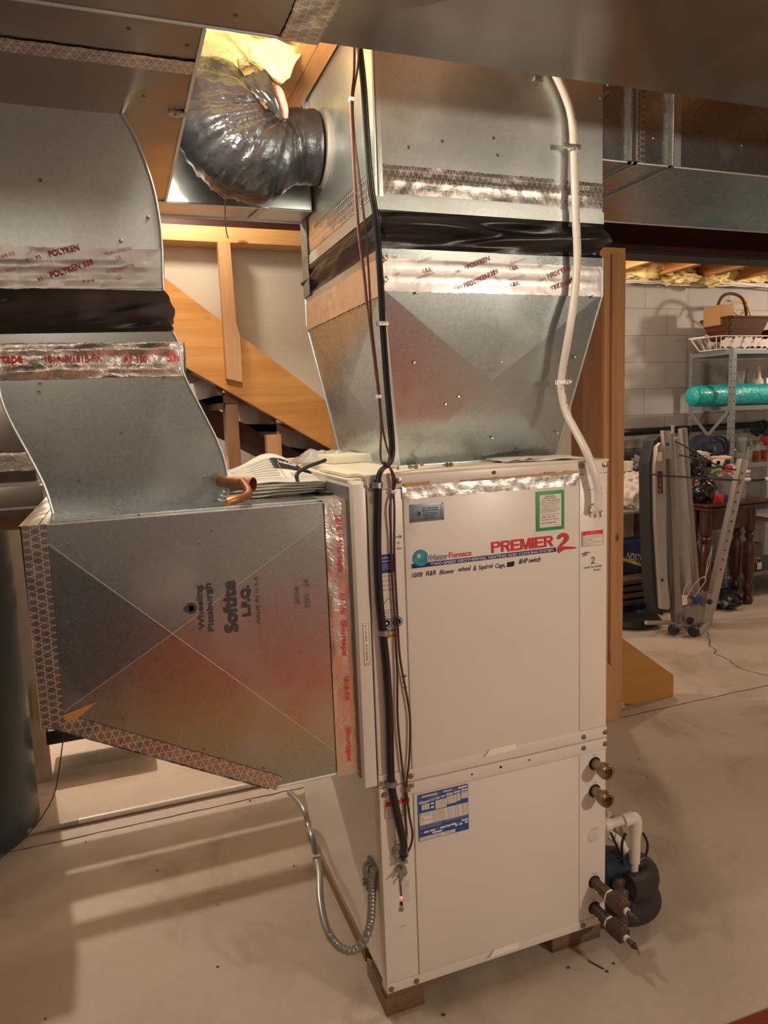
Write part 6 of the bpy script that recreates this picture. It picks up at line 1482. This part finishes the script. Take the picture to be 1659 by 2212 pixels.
blob('crumpled_wrap', 1580, 1012, 2.56, tz+.13, (.13, .09, .055), mat('clear_wrap', (.80, .74, .70), .25, trans=.3, bump=.8, bscale=25), 'crumpled clear plastic with pink tint above the tub', 'wrapper', .5, 5)
p = PY(1553, 1000, 2.47); cc = thing('timer_box', 'white rounded box with a black dial in the clutter', 'box', p)
G().box(p.x-.045, p.x+.050, 2.46, 2.50, p.z-.028, p.z+.028, .015).out('box_body', PVC, cc)
G().lathe((p.x-.018, 2.458, p.z+.004), [(.014, 0), (.014, .003), (.010, .003), (.010, 0)], (0, -1, 0), 20).out('dial_ring', BLACK, cc); G().prism([(p.x+.030, 2.457, p.z-.028), (p.x+.050, 2.457, p.z-.02), (p.x+.045, 2.457, p.z+.02)], (0, .002, 0)).out('black_corner', BLACK, cc)
p = PY(1574, 1012, 2.47); tag(G().box(p.x-.032, p.x+.040, 2.47, 2.51, p.z-.022, p.z+.026, .004, Matrix.Rotation(.2, 4, 'Y')).out('red_box', mat('bright_red', (.70, .06, .03), .5)), 'red box next to the white dial box', 'box')
tag(G().tube([PY(1535, 1022, 2.46), PY(1550, 1015, 2.45), PY(1562, 1018, 2.46)], .007, 8).tube([PY(1538, 1015, 2.46), PY(1552, 1020, 2.45)], .006, 8).out('green_ribbon', mat('lime', (.15, .45, .10), .5)), 'green ribbon below the white dial box', 'ribbon')
p = PY(1551, 1068, 2.42); bxr = thing('ammo_box', 'small orange-red and navy carton on the table edge', 'box', p)
rt_ = Matrix.Rotation(-.25, 4, 'Z')
G().box(p.x-.055, p.x+.018, 2.375, 2.44, tz, tz+.055, .002, rt_, p).out('red_carton', mat('orange_red', (.78, .08, .05), .45), bxr); G().box(p.x+.019, p.x+.062, 2.375, 2.44, tz, tz+.05, .002, rt_, p).out('navy_end', mat('navy_end', (.03, .05, .20), .45), bxr)
p = PY(1520, 1042, 2.42); tag(G().box(p.x-.05, p.x+.045, 2.43, 2.5, p.z-.012, p.z+.008, .003, Matrix.Rotation(.35, 4, 'Y')).out('red_folder', MATS['bright_red']), 'red folded packet sticking out from the black bags', 'packet')
a = PY(1600, 1036, 2.35); wp = thing('paddle', 'white stick with a black grip lying across the clutter', 'stick', a)
G().tube([a, PY(1700, 1034, 2.36)], .012, 12, smooth=False).out('stick', PVC, wp); G().tube([PY(1622, 1036, 2.345), PY(1650, 1035, 2.345)], .0145, 12, smooth=False).out('black_grip', BLACK, wp)
a = PY(1615, 1060, 2.7); 
for k, (pa, pb_) in enumerate(((1600, 1052), (1612, 1046), (1640, 1042))):
    tag(G().box(3.95, 4.6, 2.35+.02*k, 2.58, th-.19+.014*k, th-.18+.014*k, .002).out('board_stack', mat('pale_panel_%d' % k, (.5-.08*k, .42-.06*k, .33-.05*k), .6)), ('lowest', 'middle', 'topmost')[k]+' pale board stacked right of the table end', 'boards', 'boards stacked right of the table')
# under table
for (px_, py_, y, w_, d_, h_, c_, lab) in ((1591, 1232, 2.62, .065, .10, .15, (.60, .03, .02), 'tall red box on the low shelf behind the table leg'), (1575, 1230, 2.66, .07, .10, .10, (.04, .035, .03), 'dark carton on the low shelf'), (1563, 1234, 2.66, .06, .10, .08, (.07, .04, .03), 'low dark carton on the low shelf beside the machine'), (1632, 1215, 2.70, .10, .10, .20, (.14, .14, .14), 'grey box on the low shelf at the right')):
    p = PY(px_, py_, y); tag(G().box(p.x-w_/2, p.x+w_/2, y-.02, y+d_, SZ[0], SZ[0]+h_, .003).out('shelf_carton', mat('c%d' % px_, c_, .5)), lab, 'box')
jr = thing('jar', 'glass jar with cream label and gold lid on the low shelf', 'jar', (0, 0, 0)); p = PY(1634, 1230, 2.63)
G().lathe((p.x, 2.64, SZ[0]), [(.032, 0), (.034, .004), (.034, .085), (.028, .095)], (0, 0, 1), 20).out('jar_body', mat('brown_jar', (.10, .05, .02), .2), jr); G().lathe((p.x, 2.64, SZ[0]+.095), [(.031, 0), (.031, .016), (0, .017)], (0, 0, 1), 20).out('lid', mat('gold_lid', (.5, .35, .12), .35, .8), jr)
G().box(p.x-.022, p.x+.022, 2.602, 2.606, SZ[0]+.015, SZ[0]+.07).out('label_patch', PAPER, jr)
for i, (px_, py_) in enumerate(((1565, 1290), (1590, 1285))):
    p = PY(px_, py_, 2.42); tag(G().ball((p.x, 2.42+.08*i, .055), 1, (.09, .11, .06), 3, .35, 3, i+4).out('black_shoe', BLACK), ('black shoe on the floor under the table near the machine', 'black shoe on the floor beside the turned table leg')[i], 'shoe')

# folded exercise machine
MY = 2.15
em = thing('exercise_machine', 'folded silver exercise machine standing upright, tied with black cords', 'exercise machine', PY(1470, 1350, MY))
def q(px_, py_, y=MY): return PY(px_, py_, y)
def slabpx(name, lst, y, d, m, bev=.006, label=None):
    return G().prism([PY(a, b, y) for a, b in lst], (0, d, 0), bev).out(name, m, em, label)
slabpx('seat_pad', [(1413, 952), (1424, 943), (1436, 941), (1440, 960), (1420, 975), (1417, 1010), (1419, 1130), (1428, 1250), (1436, 1318), (1432, 1330), (1418, 1325), (1410, 1270), (1404, 1130), (1402, 1000)], MY+.0, .10, mat('pad_black', (.02, .02, .024), .5), .006, 'long black padded edge')
slabpx('rail_cover', [(1419, 965), (1428, 955), (1440, 962), (1438, 1010), (1439, 1130), (1442, 1250), (1448, 1300), (1446, 1318), (1428, 1316), (1424, 1250), (1417, 1130), (1415, 1010)], MY-.03, .08, SILVERL, .008)
slabpx('upper_bracket', [(1433, 930), (1449, 930), (1453, 990), (1438, 992)], MY-.045, .03, SILVERL, .003)
g = G().bar(q(1444, 935), q(1461, 1345), .050, .05, (0, 1, 0), .006); g.out('silver_rail', SILVER, em)
g = G().bar(q(1459, 945, MY+.04), q(1487, 1325, MY+.04), .050, .05, (0, 1, 0), .006); g.out('silver_rail', SILVERL, em)
g = G().bar(q(1474, 925, MY+.12), q(1504, 1290, MY+.12), .045, .04, (0, 1, 0), .006); g.out('silver_rail', SILVER, em)
a, b = q(1605, 992, MY-.02), q(1533, 1318, MY-.02)
g = G().bar(a, b, .066, .045, (0, 1, 0), .010); g.out('angled_post', SILVERL, em)
g = G()
for k in range(11):
    p = a.lerp(b, .09+.055*k*1.15); g.cyl(p+Vector((-.006, -.0245, 0)), p+Vector((-.006, -.0225, 0)), .0065, n=10)
g.out('adjuster_holes', BLACK, em)
g = G().bar(q(1531, 1280), q(1520, 1345), .085, .07, (0, 1, 0), .008); g.out('post_socket', SILVERL, em)
c = q(1505, 1335, MY-.02); G().lathe(c+Vector((0, .05, 0)), [(.03, 0), (.09, .005), (.09, .05), (.03, .06)], (-.1, -1, 0), 28).out('pivot_disc', SILVER, em)
G().lathe(q(1488, 1340, MY-.06), [(.02, 0), (.024, .004), (.024, .02), (.012, .022)], (0, -1, 0), 18).out('pivot_knob', BLACK, em)
G().tube([q(1470, 1352), PY(1455, 1360, MY-.08)], .022, 14, smooth=False).out('foot_tube', SILVER, em); G().tube([q(1530, 1345), PY(1505, 1372, MY-.14)], .026, 14, smooth=False).out('foot_tube', SILVER, em)
G().tube([q(1450, 1345), q(1395, 1345)], .014, 12, smooth=False).out('floor_bar', SILVERL, em)
for px_, py_, y in ((1454, 1360, MY-.08), (1497, 1372, MY-.14)):
    p = PY(px_, py_, y); p.z = max(p.z, .036)
    G().lathe(p+Vector((.02, 0, 0)), [(.026, 0), (.036, .008), (.036, .032), (.026, .04)], (-1, -.2, 0), 20).out('rubber_foot', BLACK, em)
slabpx('sticker', [(1421, 977), (1430, 976), (1430, 995), (1421, 996)], MY-.033, .002, PAPER, 0)
sk = slabpx('maker_badge', [(1421, 1018), (1431, 1018), (1432, 1066), (1422, 1066)], MY-.0335, .002, mat('badge_dark', (.08, .02, .02), .4), 0)
g = G(); p0 = PY(1427, 1064, MY-.035); g.text('ab pro 4', p0, (0, 0, 1), (-1, 0, 0), .12, .022, lift=.001); g.out('badge_lettering', mat('badge_gold', (.6, .35, .25), .5), em)
G().lathe(q(1530, 1299, MY-.06), [(.012, 0), (.018, .006), (.018, .02), (.01, .024)], (0, -1, 0), 16).out('adjuster_knob', mat('knob_blue', (.02, .04, .12), .35), em)
slabpx('blue_plate', [(1500, 1290), (1516, 1287), (1518, 1300), (1502, 1303)], MY-.03, .02, mat('plate_blue', (.05, .10, .25), .4), .002)
G().cyl(q(1453, 918), q(1453, 940), .011, n=14).out('chrome_pin', mat('chrome', (.75, .75, .75), .15, 1), em)
G().cyl(PY(1442, 960, MY-.05), PY(1442, 960, MY-.043), .010, n=14).cyl(PY(1430, 1253, MY-.034), PY(1430, 1253, MY-.03), .011, n=14).out('dark_bolt', BLACK, em)
for i, l in enumerate((((1459, 953), (1500, 975), (1545, 1003), (1590, 1015)), ((1402, 1024), (1450, 1028), (1520, 1033), (1602, 1037)), ((1468, 983), (1500, 990), (1530, 1000)))):
    tag(G().tube([PY(a_, b_, MY-.06) for a_, b_ in l], .0052, 8).out('tie_cord', BLACK), ('black cord slanting from the machine rails to the angled post', 'black cord wrapped level round the exercise machine', 'short black cord across the machine rails')[i], 'cord')
tag(G().tube([PY(a_, b_, MY-.07) for a_, b_ in ((1476, 1300), (1478, 1275), (1488, 1258), (1494, 1262))], .0035, 8).tube([PY(a_, b_, MY-.07) for a_, b_ in ((1484, 1290), (1500, 1262), (1520, 1246), (1524, 1255), (1510, 1275), (1500, 1290))], .0035, 8).tube([PY(a_, b_, MY-.07) for a_, b_ in ((1524, 1250), (1528, 1215), (1536, 1190), (1538, 1180), (1533, 1215), (1522, 1250))], .0035, 8).out('steel_cable', mat('cable_pale', (.6, .58, .54), .4)), 'pale coated cable looping at the foot of the exercise machine', 'cable')
p = PY(1549, 1254, MY+.03); G().bar(q(1535, 1252), PY(1544, 1243, MY+.02), .006, .004, (0, 1, 0)).box(p.x-.014, p.x+.014, MY+.03, MY+.034, p.z-.035, p.z+.035, 0, Matrix.Rotation(.35, 4, 'Y')).out('yellow_tag', mat('yellow_tag', (.85, .62, .03), .5), em, 'yellow tag')
slabpx('cable_tag', [(1473, 1286), (1484, 1285), (1485, 1305), (1475, 1308)], MY-.075, .002, PAPER, 0)

# bench with white bags left of the machine
bh = .73
bch = thing('work_bench', 'low bench holding white plastic bags between the post and the exercise machine', 'bench', (3.0, 2.9, 0))
G().box(2.75, 3.28, 2.72, 3.04, bh-.02, bh, .003).out('bench_top', mat('newspapered_top', (.35, .31, .27), .8, var=.4, vscale=30), bch)
g = G()
for x in (2.78, 3.25):
    for y in (2.75, 3.0): g.box(x-.02, x+.02, y-.02, y+.02, 0, bh-.02)
g.out('bench_leg', WOODDK, bch)
WB = mat('white_bag', (.82, .77, .70), .4, trans=.1, bump=.8, bscale=16)
blob('white_bag', 1375, 1090, 2.84, bh, (.15, .13, .12), WB, 'heap of white plastic bags on the bench', 'bag', .45, 3)
blob('white_bag', 1360, 1050, 2.90, bh+.14, (.10, .10, .07), WB, 'smaller white plastic bag on top of the heap', 'bag', .4, 8)
p = PY(1357, 1006, 2.90); tag(G().box(p.x-.10, p.x+.03, 2.88, 2.98, p.z-.04, p.z+.035, .004).out('white_box', PAPER), 'white box beside the post above the bags', 'box')
blob('clear_bag', 1385, 1005, 2.92, bh+.27, (.11, .08, .06), mat('grey_clear_film', (.35, .32, .33), .15, trans=.4, bump=1.0, bscale=22), 'dark clear plastic bag with pink inside, top of the bench heap', 'bag', .4, 12)
tag(G().box(2.7, 3.3, 2.93, 3.05, 1.07, 1.14, .01).out('dark_case', BLACK), 'black case on the wall side of the bench heap', 'case')
p0 = PY(1338, 1180, 2.62); p1 = PY(1405, 1290, 2.62)
ds = thing('feed_sack', 'navy sack with white lettering and yellow stripe under the bench', 'sack', ((p0.x+p1.x)/2, 2.7, 0))
g = G().box(p0.x-.05, p1.x+.04, 2.66, 2.86, 0.0, PY(1370, 1172, 2.62).z, .035); g.out('sack_body', mat('sack_blue', (.012, .03, .12), .4, bump=.5, bscale=12), ds)
a = PY(1352, 1207, 2.655); b = PY(1402, 1218, 2.655); 
g = G(); u_ = (b-a).normalized(); g.text('NDSTRAIT', a, u_, Vector((0, -1, 0)).cross(u_), (b-a).length, .052, lift=.004, bold=.01); g.out('sack_lettering', WHITEINK, ds)
a = PY(1345, 1210, 2.655); b = PY(1402, 1228, 2.655); a2 = PY(1345, 1203, 2.655); b2 = PY(1402, 1221, 2.655)
G().prism([a-Vector((0, 0, .005)), b-Vector((0, 0, .002)), b2-Vector((0, 0, .002)), a2-Vector((0, 0, .005))], (0, .004, 0)).out('yellow_stripe', mat('sack_yellow', (.80, .62, .08), .5), ds)
for k in range(4):
    tag(G().box(p0.x-.1, p1.x+.06, 2.50, 2.64, .10+.05*k, .135+.05*k, .006).out('dark_board', mat('dark_stack%d' % (k % 2), (.05+.04*(k % 2), .03+.015*(k % 2), .025), .6)), ('lowest', 'second lowest', 'second highest', 'topmost')[k]+' dark board in the stack under the bench', 'board', 'dark boards stacked under the bench')
tc_ = PY(1385, 1330, 2.35); tag(G().lathe((tc_.x-.03, 2.45, 0), [(.12, 0), (.20, .01), (.22, .03), (.20, .055), (.13, .065), (.12, .05)], (0, 0, 1), 36).out('round_tub', BLACK), 'black round tub on the floor between the post and machine', 'tub')
